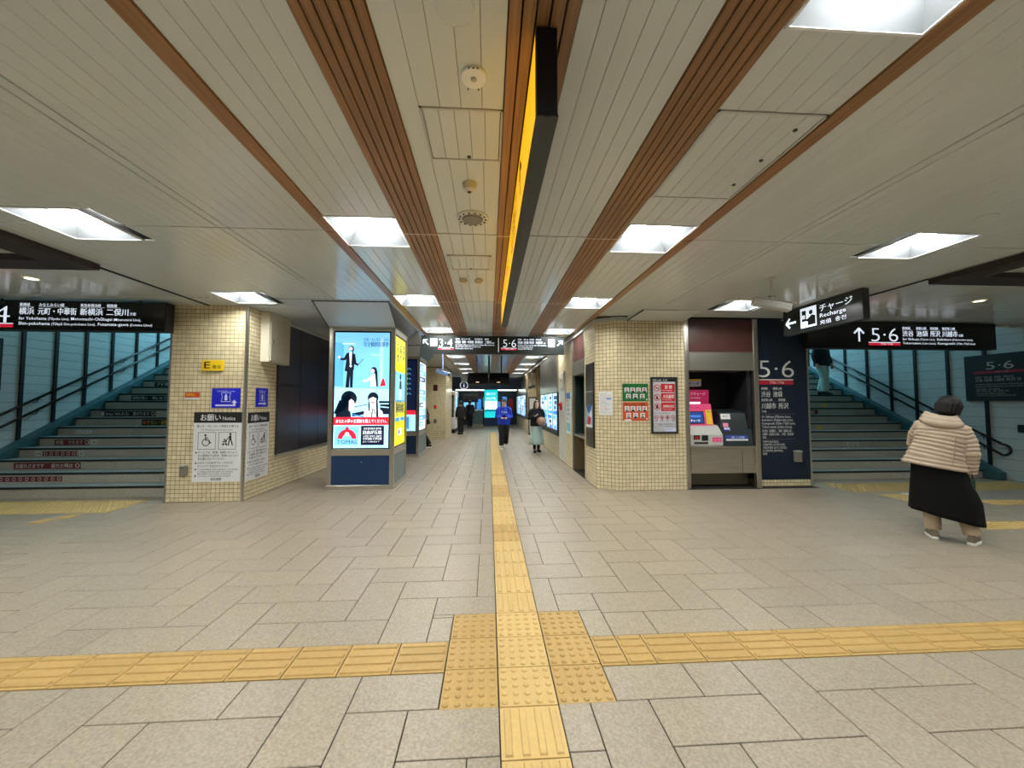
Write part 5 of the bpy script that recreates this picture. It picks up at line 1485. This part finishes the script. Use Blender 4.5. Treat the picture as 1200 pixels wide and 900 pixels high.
b = MB(); b.box(-1.43, 25.5, .12, -.42, 25.75, 1.0, M('counter_teal', (120, 168, 178), rough=.3)); b.build('front', t)
for k in range(2):
    b = MB(); b.box(-1.43 + k * .51, 25.41, .14, -.94 + k * .51, 25.42, .98, m_glass); b.build('pane', t)
t = thing('monitor', 'dark monitor hung over the office counter at the corridor end', 'monitor', (-1.15, 25.2, 1.9))
b = MB(); b.box(-1.6, 25.2, 1.55, -.7, 25.28, 2.1, m_blackm); b.build('screen', t); b = MB(); b.cyl((-1.15, 25.24, 2.1), (-1.15, 25.24, 3.0), .03, m_dark, 8); b.build('hanger', t)
t = thing('poster', 'bright posters board on the office back wall', 'poster', (-.2, 27.15, 1.4))
b = MB()
rng = random.Random(4)
for k in range(9):
    xx = -2.2 + k * .45; b.box(xx, 27.12, rng.uniform(.9, 1.3), xx + .3, 27.18, rng.uniform(1.5, 2.0), rng.choice((l_sky, m_paper, l_blue, m_red, m_beige)))
b.build('sheet', t)
t = thing('ticket_gate', 'low pale ticket gate cabinet at the corridor end beside the turquoise kiosk', 'gate', (.95, 24.6, 0))
b = MB(); b.box(.82, 23.8, 0, 1.05, 25.6, 1.0, M('gate_blue', (150, 176, 200), rough=.35)); b.build('cabinet', t, bev=.03); b = MB(); b.box(.82, 24.0, 1.0, 1.05, 25.4, 1.03, m_navy); b.build('top', t)

# ================================================================== PEOPLE
# local axes of a figure: +X its right hand, +Y the way it faces, +Z up; feet at z = 0
m_skin = M('skin', (214, 168, 140), rough=.55)
m_hair = M('hair_black', (14, 11, 11), rough=.45)
V3 = lambda *a: Vector(a)
def limb(mb, pts, rad, m, n=14, side=(1, 0.02, 0)):
    mb.tube(pts, rad, m, n, side=side)
def hand(mb, wrist, d, palm_n, thumb_s, m, k=1.0, curl=.5):
    """palm, four separate bent fingers and a thumb; d points along the fingers, palm_n out of the palm, thumb_s towards the thumb"""
    w = Vector(wrist); d = Vector(d).normalized(); s = Vector(thumb_s); s = (s - d * s.dot(d)).normalized()
    nrm = Vector(palm_n); nrm = (nrm - d * nrm.dot(d) - s * nrm.dot(s)).normalized()
    mb.tube([w - d * .02, w + d * .02 * k, w + d * .055 * k, w + d * .088 * k], [(.026 * k, .021 * k), (.034 * k, .018 * k), (.041 * k, .016 * k), (.038 * k, .013 * k)], m, 12, side=tuple(s))
    for f, (o, L) in enumerate(((.030, .068), (.011, .077), (-.009, .072), (-.028, .056))):
        b = w + d * .082 * k + s * o * k
        p1 = b + (d * cos(curl * .5) + nrm * sin(curl * .5)) * L * .45 * k
        p2 = p1 + (d * cos(curl * 1.4) + nrm * sin(curl * 1.4)) * L * .32 * k
        p3 = p2 + (d * cos(curl * 2.2) + nrm * sin(curl * 2.2)) * L * .26 * k
        mb.tube([b - d * .012, p1, p2, p3], [.0098 * k, .0092 * k, .0085 * k, .0065 * k], m, 8)
    b = w + d * .028 * k + s * .03 * k
    p1 = b + (d * .6 + s * .75 + nrm * .25).normalized() * .036 * k
    p2 = p1 + (d * .9 + s * .25 + nrm * .4).normalized() * .032 * k
    mb.tube([b - s * .012, p1, p2], [.0125 * k, .011 * k, .0075 * k], m, 8)
def head(mb, c, R, m, k=1.0):
    """head centred on c, R rotates it (columns: right, forward, up)"""
    rings = []
    prof = [(-.118, .018, .030, .045), (-.108, .042, .046, .034), (-.085, .058, .064, .022), (-.05, .066, .078, .012), (-.01, .072, .088, .004), (.03, .075, .094, -.004), (.07, .071, .088, -.01), (.1, .052, .066, -.012), (.116, .022, .03, -.012)]
    for z, rx, ry, yo in prof:
        rings.append([c + R @ V3(rx * k * cos(2 * pi * q / 18), (yo + ry * sin(2 * pi * q / 18)) * k, z * k) for q in range(18)])
    mb.loft(rings, m)
    P = lambda x, y, z: c + R @ V3(x * k, y * k, z * k)
    mb.tube([P(0, .082, .02), P(0, .098, -.012), P(0, .106, -.03), P(0, .088, -.038)], [.010 * k, .013 * k, .016 * k, .012 * k], m, 8)      # nose
    mb.tube([P(-.05, .075, .03), P(0, .086, .034), P(.05, .075, .03)], [.010 * k] * 3, m, 8)                                                # brow
    mb.tube([P(-.022, .086, -.062), P(0, .093, -.062), P(.022, .086, -.062)], [.008 * k, .010 * k, .008 * k], m, 8)                         # lips
    for s in (-1, 1):
        mb.tube([P(s * .072, -.01, .025), P(s * .083, -.016, .0), P(s * .073, -.006, -.03)], [.012 * k, .014 * k, .009 * k], m, 8)          # ears
def face_parts(root, c, R, k=1.0):
    P = lambda x, y, z: c + R @ V3(x * k, y * k, z * k)
    for s in (-1, 1):
        b = MB(); b.ball(P(s * .031, .077, .006), .0125 * k, M('eye_white', (232, 228, 222), rough=.3)); b.ball(P(s * .031, .087, .005), .0065 * k, m_hair, 8, 6); b.build('eye', root, local=True, smooth=True)
    b = MB(); b.tube([P(-.022, .096, -.062), P(0, .102, -.063), P(.022, .096, -.062)], [.004 * k, .006 * k, .004 * k], M('lips', (168, 86, 80), rough=.5), 8); b.build('mouth', root, local=True, smooth=True)
def rotm(yaw=0, pitch=0, roll=0):
    return (Matrix.Rotation(yaw, 3, 'Z') @ Matrix.Rotation(pitch, 3, 'X') @ Matrix.Rotation(roll, 3, 'Y'))
def hair_cap(root, c, R, k, m, low=-.03, long=0.0, spread=.09, fr=.02):
    b = MB()
    P = lambda x, y, z: c + R @ V3(x * k, y * k, z * k)
    rings = []
    for i in range(9):
        t = i / 8; z = low + (.134 - low) * t
        e = sqrt(max(1 - ((z - .03) / .105) ** 2, .02)) if z > .03 else 1.0
        cut = fr if z < .05 else fr + (z - .05) * .9
        rings.append([P(.086 * e * cos(a), min(-.012 + .105 * e * sin(a), cut if z < .075 else 9), z) for a in [2 * pi * q / 20 for q in range(20)]])
    b.loft(rings, m)
    if long:
        rr = [((0, -.045, .04), (.088, .07)), ((0, -.06, -.06), (spread, .06)), ((0, -.07, -.06 - long * .5), (spread * 1.1, .05)), ((0, -.06, -.06 - long), (spread * .8, .03))]
        b.tube([P(*p) for p, r in rr], [(r[0] * k, r[1] * k) for p, r in rr], m, 14, side=tuple(R @ V3(1, 0, 0)))
        for s in (-1, 1):
            b.tube([P(s * .074, .02, .07), P(s * .088, .015, -.03), P(s * .1, .02, -.12), P(s * .1, .03, -.06 - long * .8)], [.014 * k, .016 * k, .02 * k, .01 * k], m, 10)
    b.build('hair', root, local=True, remesh=.008 * k if k > .8 else .007, relax=3)
def shoe(mb_u, mb_s, ankle, toe_dir, mu, ms, L=.25, up=0.0):
    a = Vector(ankle); d = Vector(toe_dir); d.z = 0; d.normalize(); s = d.cross(V3(0, 0, 1))
    z = V3(0, 0, 1)
    if up: d = (d * cos(up) - z * sin(up)).normalized(); z = s.cross(d)
    base = a - z * a_h(a)
    pts = [(-.065, .05, .032, .05), (-.03, .05, .036, .052), (.03, .045, .038, .05), (.09, .034, .044, .036), (.14, .028, .042, .028), (.172, .024, .026, .02)]
    mb_u.tube([base + d * p[0] + z * (p[1] + .012) for p in pts], [(p[2], p[3]) for p in pts], mu, 14, side=tuple(s))
    so = [base + d * x_ + s * y_ for x_, y_ in ((-.075, -.03), (-.08, 0), (-.075, .03), (0, .036), (.09, .046), (.15, .04), (.182, .012), (.182, -.012), (.15, -.04), (.09, -.046), (0, -.036))]
    mb_s.prism(so, z * .03, ms)
def a_h(a): return 0.085
def trouser(mb, hip, knee, ank, r, m):
    hip, knee, ank = Vector(hip), Vector(knee), Vector(ank)
    mb.tube([hip + V3(0, 0, .03), hip * .55 + knee * .45, knee, knee * .5 + ank * .5, ank + V3(0, 0, -.0)], [r[0], r[1], r[2], r[3], r[4]], m, 16, side=(1, 0, 0))
def phone(root, c, R):
    b = MB(); P = [c + R @ V3(x, y, z) for x in (-.036, .036) for y, z in ((-.005, -.075), (.005, -.075), (.005, .075), (-.005, .075))]
    b.add(P, [(0, 1, 2, 3), (7, 6, 5, 4), (0, 4, 5, 1), (1, 5, 6, 2), (2, 6, 7, 3), (3, 7, 4, 0)], m_black)
    return b

# ---- the woman in the beige quilted jacket, seen from behind
rz = -atan2(.75, .66)
W = thing('person', 'person in a beige quilted jacket and long black skirt, seen from behind', 'person', (5.1, 4.02, 0), rz)
hc = V3(.035, .10, 1.46); HR = rotm(yaw=-.25, pitch=-.25, roll=.12)
shL, shR = V3(-.19, .03, 1.255), V3(.125, .03, 1.215)
elL, elR = V3(-.245, .16, 1.04), V3(.165, .02, .97)
wrL, wrR = V3(-.10, .33, 1.10), V3(.16, .07, .74)
hipL, hipR = V3(-.14, 0, .80), V3(.02, 0, .78)
knL, knR = V3(-.145, .03, .44), V3(.085, .04, .43)
anL, anR = V3(-.14, .0, .085), V3(.145, -.01, .085)
b = MB()
limb(b, [V3(-.04, 0, .76), V3(-.06, .0, .95), V3(-.04, .02, 1.12), V3(-.03, .03, 1.25)], [(.17, .115), (.15, .10), (.16, .10), (.13, .075)], m_skin)
limb(b, [V3(-.02, .03, 1.2), V3(.0, .06, 1.34), hc + V3(0, -.02, -.03)], [.07, .052, .05], m_skin)
head(b, hc, HR, m_skin)
for s, e, w in ((shL, elL, wrL), (shR, elR, wrR)):
    limb(b, [s, s * .5 + e * .5, e, e * .45 + w * .55, w], [.052, .046, .040, .036, .026], m_skin)
for h_, k_, a in ((hipL, knL, anL), (hipR, knR, anR)):
    limb(b, [h_, h_ * .5 + k_ * .5, k_, k_ * .5 + a * .5, a], [.085, .075, .055, .05, .036], m_skin)
    limb(b, [a + V3(0, -.02, -.03), a + V3(0, .05, -.05), a + V3(0, .13, -.06)], [.035, .034, .025], m_skin)
hand(b, wrL, (wrL - elL), (0, .2, 1), (1, 0, .2), m_skin, .95, .5)
hand(b, wrR, (0, .1, -1), (-1, 0, 0), (.1, 1, 0), m_skin, .95, .75)
b.build('body', W, local=True, remesh=.0062, relax=2)
face_parts(W, hc, HR)
m_hair2 = M('hair_dark_brown', (17, 13, 12), rough=.6, spec=.3, grain=(2, 160, .4), bump=(90, .5))
b = MB()
def hp_(x, y, z): return hc + HR @ (V3(x, y, z) * .9)
b.ball(hp_(0, -.028, .045), (.1, .104, .1), m_hair2, 22, 14); b.ball(hp_(0, -.05, -.06), (.08, .066, .068), m_hair2, 18, 10)
b.ball(hp_(.045, -.05, .03), (.062, .072, .068), m_hair2, 14, 8); b.ball(hp_(-.05, -.045, .02), (.06, .072, .07), m_hair2, 14, 8); b.ball(hp_(.0, .03, .085), (.068, .054, .04), m_hair2, 14, 8)
for q in range(22):
    a = 2 * pi * q / 22
    b.tube([hp_(.02 * cos(a), -.03 + .02 * sin(a), .136), hp_(.075 * cos(a), -.03 + .078 * sin(a), .1), hp_(.112 * cos(a), -.03 + .115 * sin(a), .03), hp_(.1 * cos(a), -.035 + .1 * sin(a) * (1 if sin(a) < 0 else .75), -.085 if sin(a) < .3 else .03)], [.008, .012, .013, .012], m_hair2, 6)
b.build('hair', W, local=True, remesh=.006, relax=4)
m_jkt = M('jacket_beige', (176, 157, 138), rough=.5, spec=.4, noise=(12, .04))
# quilted jacket: ridged torso and sleeves
b = MB()
def quilt(path, rads, m, pitch, amp, n=36, side=(1, 0, 0)):
    """resample a tapering path and swell it between the stitch lines"""
    P = [Vector(p) for p in path]; L = [0]
    for a, c in zip(P[:-1], P[1:]): L.append(L[-1] + (c - a).length)
    tot = L[-1]; N = int(tot / (pitch / 8)); out = []; ro = []
    for i in range(N + 1):
        s = tot * i / N; j = 0
        while j < len(L) - 2 and L[j + 1] < s: j += 1
        t = (s - L[j]) / max(L[j + 1] - L[j], 1e-6); ts = t
        out.append(P[j].lerp(P[j + 1], t))
        sw = amp * (abs(sin(pi * s / pitch)) ** .6 - .55)
        ro.append((rads[j][0] * (1 - ts) + rads[j + 1][0] * ts + sw, rads[j][1] * (1 - ts) + rads[j + 1][1] * ts + sw))
    b.tube(out, ro, m, n, side=side)
quilt([V3(-.115, -.02, .80), V3(-.10, -.015, .9), V3(-.07, -.005, 1.02), V3(-.045, .01, 1.13), V3(-.033, .025, 1.22), V3(-.025, .035, 1.285), V3(-.02, .045, 1.315)],
      [(.262, .19), (.225, .165), (.20, .15), (.205, .145), (.20, .135), (.15, .11), (.085, .08)], m_jkt, .043, .018, side=(1, 0, -.55))
b.ball(shL + V3(.02, 0, -.015), .088, m_jkt, 16, 10); b.ball(shR + V3(-.02, 0, -.015), .088, m_jkt, 16, 10)
quilt([shL + V3(.03, 0, .02), shL * .5 + elL * .5, elL, elL * .5 + wrL * .5, wrL * .96 + elL * .04], [(.085, .085), (.078, .08), (.072, .07), (.062, .06), (.05, .05)], m_jkt, .043, .014, 24, side=(0, 1, .3))
quilt([shR + V3(-.03, 0, .02), shR * .5 + elR * .5, elR, elR * .5 + wrR * .5, wrR * .96 + elR * .04], [(.085, .085), (.076, .08), (.07, .072), (.06, .062), (.05, .05)], m_jkt, .043, .014, 24, side=(0, 1, .3))
b.build('jacket', W, local=True, remesh=.0068, relax=1)
# hood lying folded on the shoulders
b = MB()
for q, (dz, rr) in enumerate(((0, .046), (.036, .044), (.068, .036))):
    pts = []
    for i in range(13):
        a = pi * (1.0 + i / 12.0)
        sag = -.035 * sin(pi * i / 12)
        pts.append(V3(-.035 + (.15 - .018 * q) * cos(a), .035 + (.135 - .02 * q) * sin(a), 1.315 + dz + sag + .025 * cos(a) * -1))
    b.tube(pts, [(.022 + (rr - .022) * sin(pi * i / 12)) for i in range(13)], m_jkt, 14)
b.build('hood', W, local=True, remesh=.007, relax=2)
b = MB()
for a, c, r0 in ((V3(.055, -.15, 1.14), V3(.02, -.205, .84), .0035),):
    b.tube([a, a * .5 + c * .5 + V3(0, -.004, 0), c], [r0] * 3, M('stitch', (150, 126, 98), rough=.7), 6)
b.build('seam', W, local=True)
# long black skirt, hem dipping to her right
m_skirt = M('skirt_black', (5, 5, 5), rough=.8, spec=.2)
b = MB(); rings = []
for i in range(15):
    t = i / 14.0
    zt = .84 * (1 - t) + .285 * t
    lx_ = -.29 - .04 * t; rx_ = .105 + .105 * min(t * 1.6, 1)
    cx = (lx_ + rx_) / 2; rx = (rx_ - lx_) / 2; ry = .15 * (1 - t) + .2 * t
    ring = []
    for q in range(40):
        a = 2 * pi * q / 40
        f = 1 + .035 * t * sin(a * 7 + 1) + .02 * t * sin(a * 3)
        dip = -.115 * t * (cos(a) * .5 + .5) ** 1.5 * (1) + .03 * t
        ring.append(V3(cx + rx * f * cos(a) + .03 * t * max(cos(a), 0), ry * f * sin(a), zt + dip))
    rings.append(ring)
b.loft(rings, m_skirt); b.build('skirt', W, local=True, smooth=True)
m_pants = M('trousers_beige', (178, 158, 132), rough=.75, bump=(40, .4))
b = MB()
for h_, k_, a in ((hipL, knL, anL), (hipR, knR, anR)):
    trouser(b, h_, k_, a + V3(0, 0, .015), [.10, .09, .075, .073, .068], m_pants)
b.build('trousers', W, local=True, remesh=.008, relax=3)
for a, dd in ((anL, (-.18, 1, 0)), (anR, (.25, 1, 0))):
    u, s_ = MB(), MB(); shoe(u, s_, a, dd, M('sneaker_taupe', (120, 108, 92), rough=.6), M('sole_white', (232, 230, 224), rough=.5))
    sh = u.build('shoe', W, local=True, remesh=.006, relax=2); s_.build('sole', sh, local=True, bev=.006)
B = thing('handbag', 'dark green flat bag held at the side of the person in the quilted jacket', 'bag', (5.1, 4.02, 0), rz)
b = MB(); P = [(.135, -.055, .44), (.15, .135, .44), (.152, .13, .70), (.14, -.04, .70)]
b.prism(P, (.045, -.004, 0), M('bag_green', (22, 44, 34), rough=.45)); b.build('pouch', B, local=True, bev=.012, segs=2)
b = MB(); b.tube([(.165, 0, .69), (.168, .01, .74), (.166, .06, .755), (.166, .09, .73), (.168, .1, .69)], .006, m_blackm, 8); b.build('strap', B, local=True, smooth=True)
b = MB(); b.box(.127, -.045, .53, .136, .0, .60, m_paper); b.build('tag', B, local=True)

# ---- generic walker used for the smaller figures
def walker(label, loc, rz, H, top, bottom, shoes, stride=.0, hairlong=0.0, headpitch=0.0, arms='down', skirt=None, sweater_txt=None, hood=False, loose=1.0, cap=None, lead=1, inner=None):
    k = H / 1.66
    T = thing('person', label, 'person', loc, rz)
    hc = V3(0, .035, 1.54 * k); R = rotm(pitch=headpitch)
    hp = [V3(s * .085 * k, 0, .86 * k) for s in (-1, 1)]
    an = [V3(s * .08 * k, lead * s * stride, .085 + (.05 if (lead * s < 0 and stride > .1) else 0)) for s in (-1, 1)]
    kn = [(hp[i] * .5 + an[i] * .5) + V3(0, .05 + (.06 if an[i].z > .1 else 0), 0) for i in (0, 1)]
    sh = [V3(s * .175 * k, 0, 1.35 * k) for s in (-1, 1)]
    if arms == 'phone':
        el = [V3(s * .24 * k, .0, 1.07 * k) for s in (-1, 1)]; wr = [V3(s * .075 * k, .26 * k, 1.03 * k) for s in (-1, 1)]
    elif arms == 'bag':
        el = [V3(-.23 * k, -.02, 1.1 * k), V3(.24 * k, .0, 1.09 * k)]; wr = [V3(-.06 * k, .22 * k, 1.06 * k), V3(.10 * k, .22 * k, 1.17 * k)]
    else:
        el = [V3(s * .23 * k, -.02 - s * lead * stride * .3, 1.08 * k) for s in (-1, 1)]; wr = [V3(s * .23 * k, .06 - s * lead * stride * .6, .85 * k) for s in (-1, 1)]
    b = MB()
    limb(b, [V3(0, 0, .82 * k), V3(0, 0, .95 * k), V3(0, .01, 1.15 * k), V3(0, 0, 1.33 * k), V3(0, 0, 1.38 * k)], [(.15 * k, .11 * k), (.135 * k, .10 * k), (.145 * k, .10 * k), (.15 * k, .085 * k), (.07 * k, .06 * k)], m_skin)
    limb(b, [V3(0, 0, 1.34 * k), V3(0, .015, 1.44 * k), hc + V3(0, -.02, -.02)], [.06 * k, .05 * k, .05 * k], m_skin)
    head(b, hc, R, m_skin, k)
    for i in (0, 1):
        limb(b, [sh[i], (sh[i] + el[i]) / 2, el[i], (el[i] + wr[i]) / 2, wr[i]], [.05 * k, .045 * k, .038 * k, .035 * k, .025 * k], m_skin)
        limb(b, [hp[i], (hp[i] + kn[i]) / 2, kn[i], (kn[i] + an[i]) / 2, an[i]], [.085 * k, .075 * k, .055 * k, .05 * k, .035 * k], m_skin)
        limb(b, [an[i] + V3(0, -.02, -.03), an[i] + V3(0, .06, -.05), an[i] + V3(0, .13, -.06)], [.033, .032, .025], m_skin)
        d = wr[i] - el[i]; s = -1 if i == 0 else 1
        hand(b, wr[i], d if arms != 'down' else (0, .1, -1), (-s, 0, 0) if arms == 'down' else (0, .1, 1), (0, 1, 0) if arms == 'down' else (-s, .3, .3), m_skin, k, .6)
    b.build('body', T, local=True, remesh=.0078, relax=2)
    face_parts(T, hc, R, k)
    hair_cap(T, hc, R, 1.08 * k, cap or m_hair, low=-.05, long=hairlong, fr=.035)
    b = MB(); L = loose
    zb = .80 * k if skirt is None else .84 * k
    limb(b, [V3(0, 0, zb), V3(0, 0, .95 * k), V3(0, .01, 1.12 * k), V3(0, .0, 1.28 * k), V3(0, 0, 1.37 * k), V3(0, .005, 1.41 * k)], [(.185 * k * L, .14 * k * L), (.19 * k * L, .145 * k * L), (.185 * k * L, .135 * k * L), (.185 * k, .115 * k), (.12 * k, .085 * k), (.065 * k, .06 * k)], top, 20)
    for i in (0, 1):
        sg = -1 if i == 0 else 1
        limb(b, [sh[i] + V3(-sg * .12 * k, 0, .005), sh[i] + V3(-sg * .035 * k, 0, -.0), sh[i] + V3(sg * .012 * k, 0, -.045 * k), (sh[i] + el[i]) / 2, el[i], (el[i] + wr[i]) / 2, wr[i] * .95 + el[i] * .05], [.045 * k, .066 * k, .074 * k * L, .07 * k * L, .066 * k * L, .06 * k * L, .04 * k], top, 14, side=(0, 1, .1))
        b.ball(sh[i] + V3(-sg * .01 * k, 0, -.02 * k), .072 * k, top)
    b.build('jacket' if not sweater_txt else 'sweater', T, local=True, remesh=.009, relax=3)
    if hood:
        b = MB(); b.tube([V3(.1 * cos(a), -.03 + .1 * sin(a), 1.40 * k - .02 * abs(sin(a))) for a in [pi * (1 + i / 10) for i in range(11)]], [.03 + .02 * sin(pi * i / 10) for i in range(11)], top, 10); b.build('hood', T, local=True, smooth=True)
    if skirt is not None:
        b = MB(); rings = []
        for i in range(12):
            t = i / 11
            rings.append([V3((.15 + .10 * t) * k * cos(a) * (1 + .06 * t * sin(a * 8)), (.115 + .10 * t) * k * sin(a) * (1 + .06 * t * sin(a * 8)) + .04 * t, (.95 * (1 - t) + .26 * t) * k) for a in [2 * pi * q / 48 for q in range(48)]])
        b.loft(rings, skirt); b.build('skirt', T, local=True, smooth=True)
    b = MB()
    for i in (0, 1):
        trouser(b, hp[i], kn[i], an[i] + V3(0, 0, .02), [.11 * k, .1 * k * L, .082 * k * L, .078 * k * L, .07 * k * L] if skirt is None else [.07 * k, .07 * k, .055 * k, .055 * k, .045 * k], bottom)
    if skirt is None: limb(b, [V3(0, 0, .8 * k), V3(0, 0, .95 * k)], [(.17 * k, .125 * k), (.15 * k, .12 * k)], bottom)
    b.build('trousers' if skirt is None else 'stockings', T, local=True, remesh=.009, relax=3)
    for i in (0, 1):
        u, s_ = MB(), MB(); shoe(u, s_, an[i], (.1 * (1 if i else -1), 1, 0), shoes[0], shoes[1])
        q = u.build('shoe', T, local=True, remesh=.008, relax=2); s_.build('sole', q, local=True)
    if inner:
        p = Pr((0, 0, 0), (-1, 0, 0), (0, 0, 1))
        bb = MB(); limb(bb, [V3(0, .03 * k, .86 * k), V3(0, .035, 1.1 * k), V3(0, .035, 1.33 * k)], [(.09 * k, .125 * k), (.085 * k, .12 * k), (.06 * k, .085 * k)], inner, 14); bb.build('shirt', T, local=True, smooth=True)
    if sweater_txt:
        p = Pr((.105 * k, .142 * k * L, 1.19 * k), (-1, 0, 0), (0, 0, 1)); p.step = .004
        p.text(sweater_txt, 0, 0, .11 * k, m_paper, w=.21 * k, bold=.03, lay=1); p.build('lettering', T, local=True)
    return T, wr
m_blue_s = M('sweater_blue', (26, 62, 190), rough=.8)
m_blk_c = M('cloth_black', (14, 13, 15), rough=.85)
m_mint = M('skirt_mint', (176, 198, 188), rough=.5)
m_shoe_w = M('shoe_grey', (176, 172, 160), rough=.6); m_shoe_k = M('shoe_black', (16, 15, 15), rough=.5); m_sole_w = M('sole_white', (232, 230, 224))
T, wr = walker('person in a bright blue sweater walking towards the viewpoint with a phone', (.5, 13.0, 0), pi, 1.64, m_blue_s, m_blk_c, (m_shoe_w, m_sole_w), stride=.12, headpitch=-.5, arms='phone', sweater_txt='Yale', loose=1.12)
ph = thing('phone', 'dark phone held by the person in the blue sweater', 'phone', (.5, 13.0, 0), pi)
b = phone(ph, V3(.0, .35, 1.06), rotm(pitch=-.6)); b.build('casing', ph, local=True, bev=.003)
T, wr = walker('person in a black top and pale mint skirt walking with a bag', (1.47, 11.9, 0), pi + .1, 1.58, m_blk_c, m_blk_c, (m_shoe_k, m_shoe_k), stride=.07, hairlong=.2, arms='bag', skirt=m_mint, loose=1.1)
bg = thing('handbag', 'tan round bag hugged by the person in the mint skirt', 'bag', (1.47, 11.9, 0), pi + .1)
b = MB(); b.ball((-.10, .24, .96), (.15, .08, .13), M('bag_tan', (176, 136, 116), rough=.6), 18, 12); b.build('pouch', bg, local=True, smooth=True)
b = MB(); b.tube([(-.2, .22, 1.02), (-.24, .1, 1.2), (-.19, .0, 1.36), (-.1, -.06, 1.38)], .012, m_blackm, 8); b.build('strap', bg, local=True, smooth=True)
T, wr = walker('person in a dark jacket and pale trousers coming down the stairs, head behind the sign', (9.3, 10.2, 1.734), pi + .35, 1.68, M('jacket_dark', (18, 18, 24), rough=.8), M('trousers_pale', (168, 186, 178), rough=.7), (m_shoe_k, m_shoe_k), stride=.1, arms='down', loose=1.22, inner=M('shirt_lightblue', (130, 170, 200), rough=.7))
T, wr = walker('person in black clothes stepping out from behind the second kiosk', (-2.15, 12.95, 0), pi * .5, 1.66, m_blk_c, m_blk_c, (m_shoe_k, m_sole_w), stride=.2, arms='down', loose=1.1, lead=1)
bg = thing('handbag', 'black shoulder bag on the person half hidden by the second kiosk', 'bag', (-2.05, 12.8, .82), 0)
b = MB(); b.prism([(-2.2, 12.68, .95), (-1.9, 12.68, .82), (-1.96, 12.68, 1.06), (-2.1, 12.68, 1.24)], (0, .09, 0), m_blackm); b.build('pouch', bg, bev=.015); b = MB(); b.box(-2.06, 12.67, .98, -2.0, 12.68, 1.04, m_lgrey); b.build('buckle', bg)
walker('person in dark clothes standing before the office at the corridor end', (-1.35, 18.8, 0), .5, 1.6, m_blk_c, m_blk_c, (m_shoe_k, m_shoe_k), stride=.03, loose=1.05)
walker('person in a dark coat at the office counter, farthest figure in the corridor', (-1.15, 23.6, 0), .2, 1.66, M('coat_charcoal', (34, 34, 40), rough=.8), m_blk_c, (m_shoe_k, m_shoe_k), stride=.02, loose=1.05)
b = MB(); b.box(6.9, 6.05, .0, 7.02, 6.14, .006, m_paper); tag(b.build('paper_sticker', loc=(6.96, 6.1, 0)), 'small white sticker on the floor between the yellow tiles before the stairs', 'sticker')
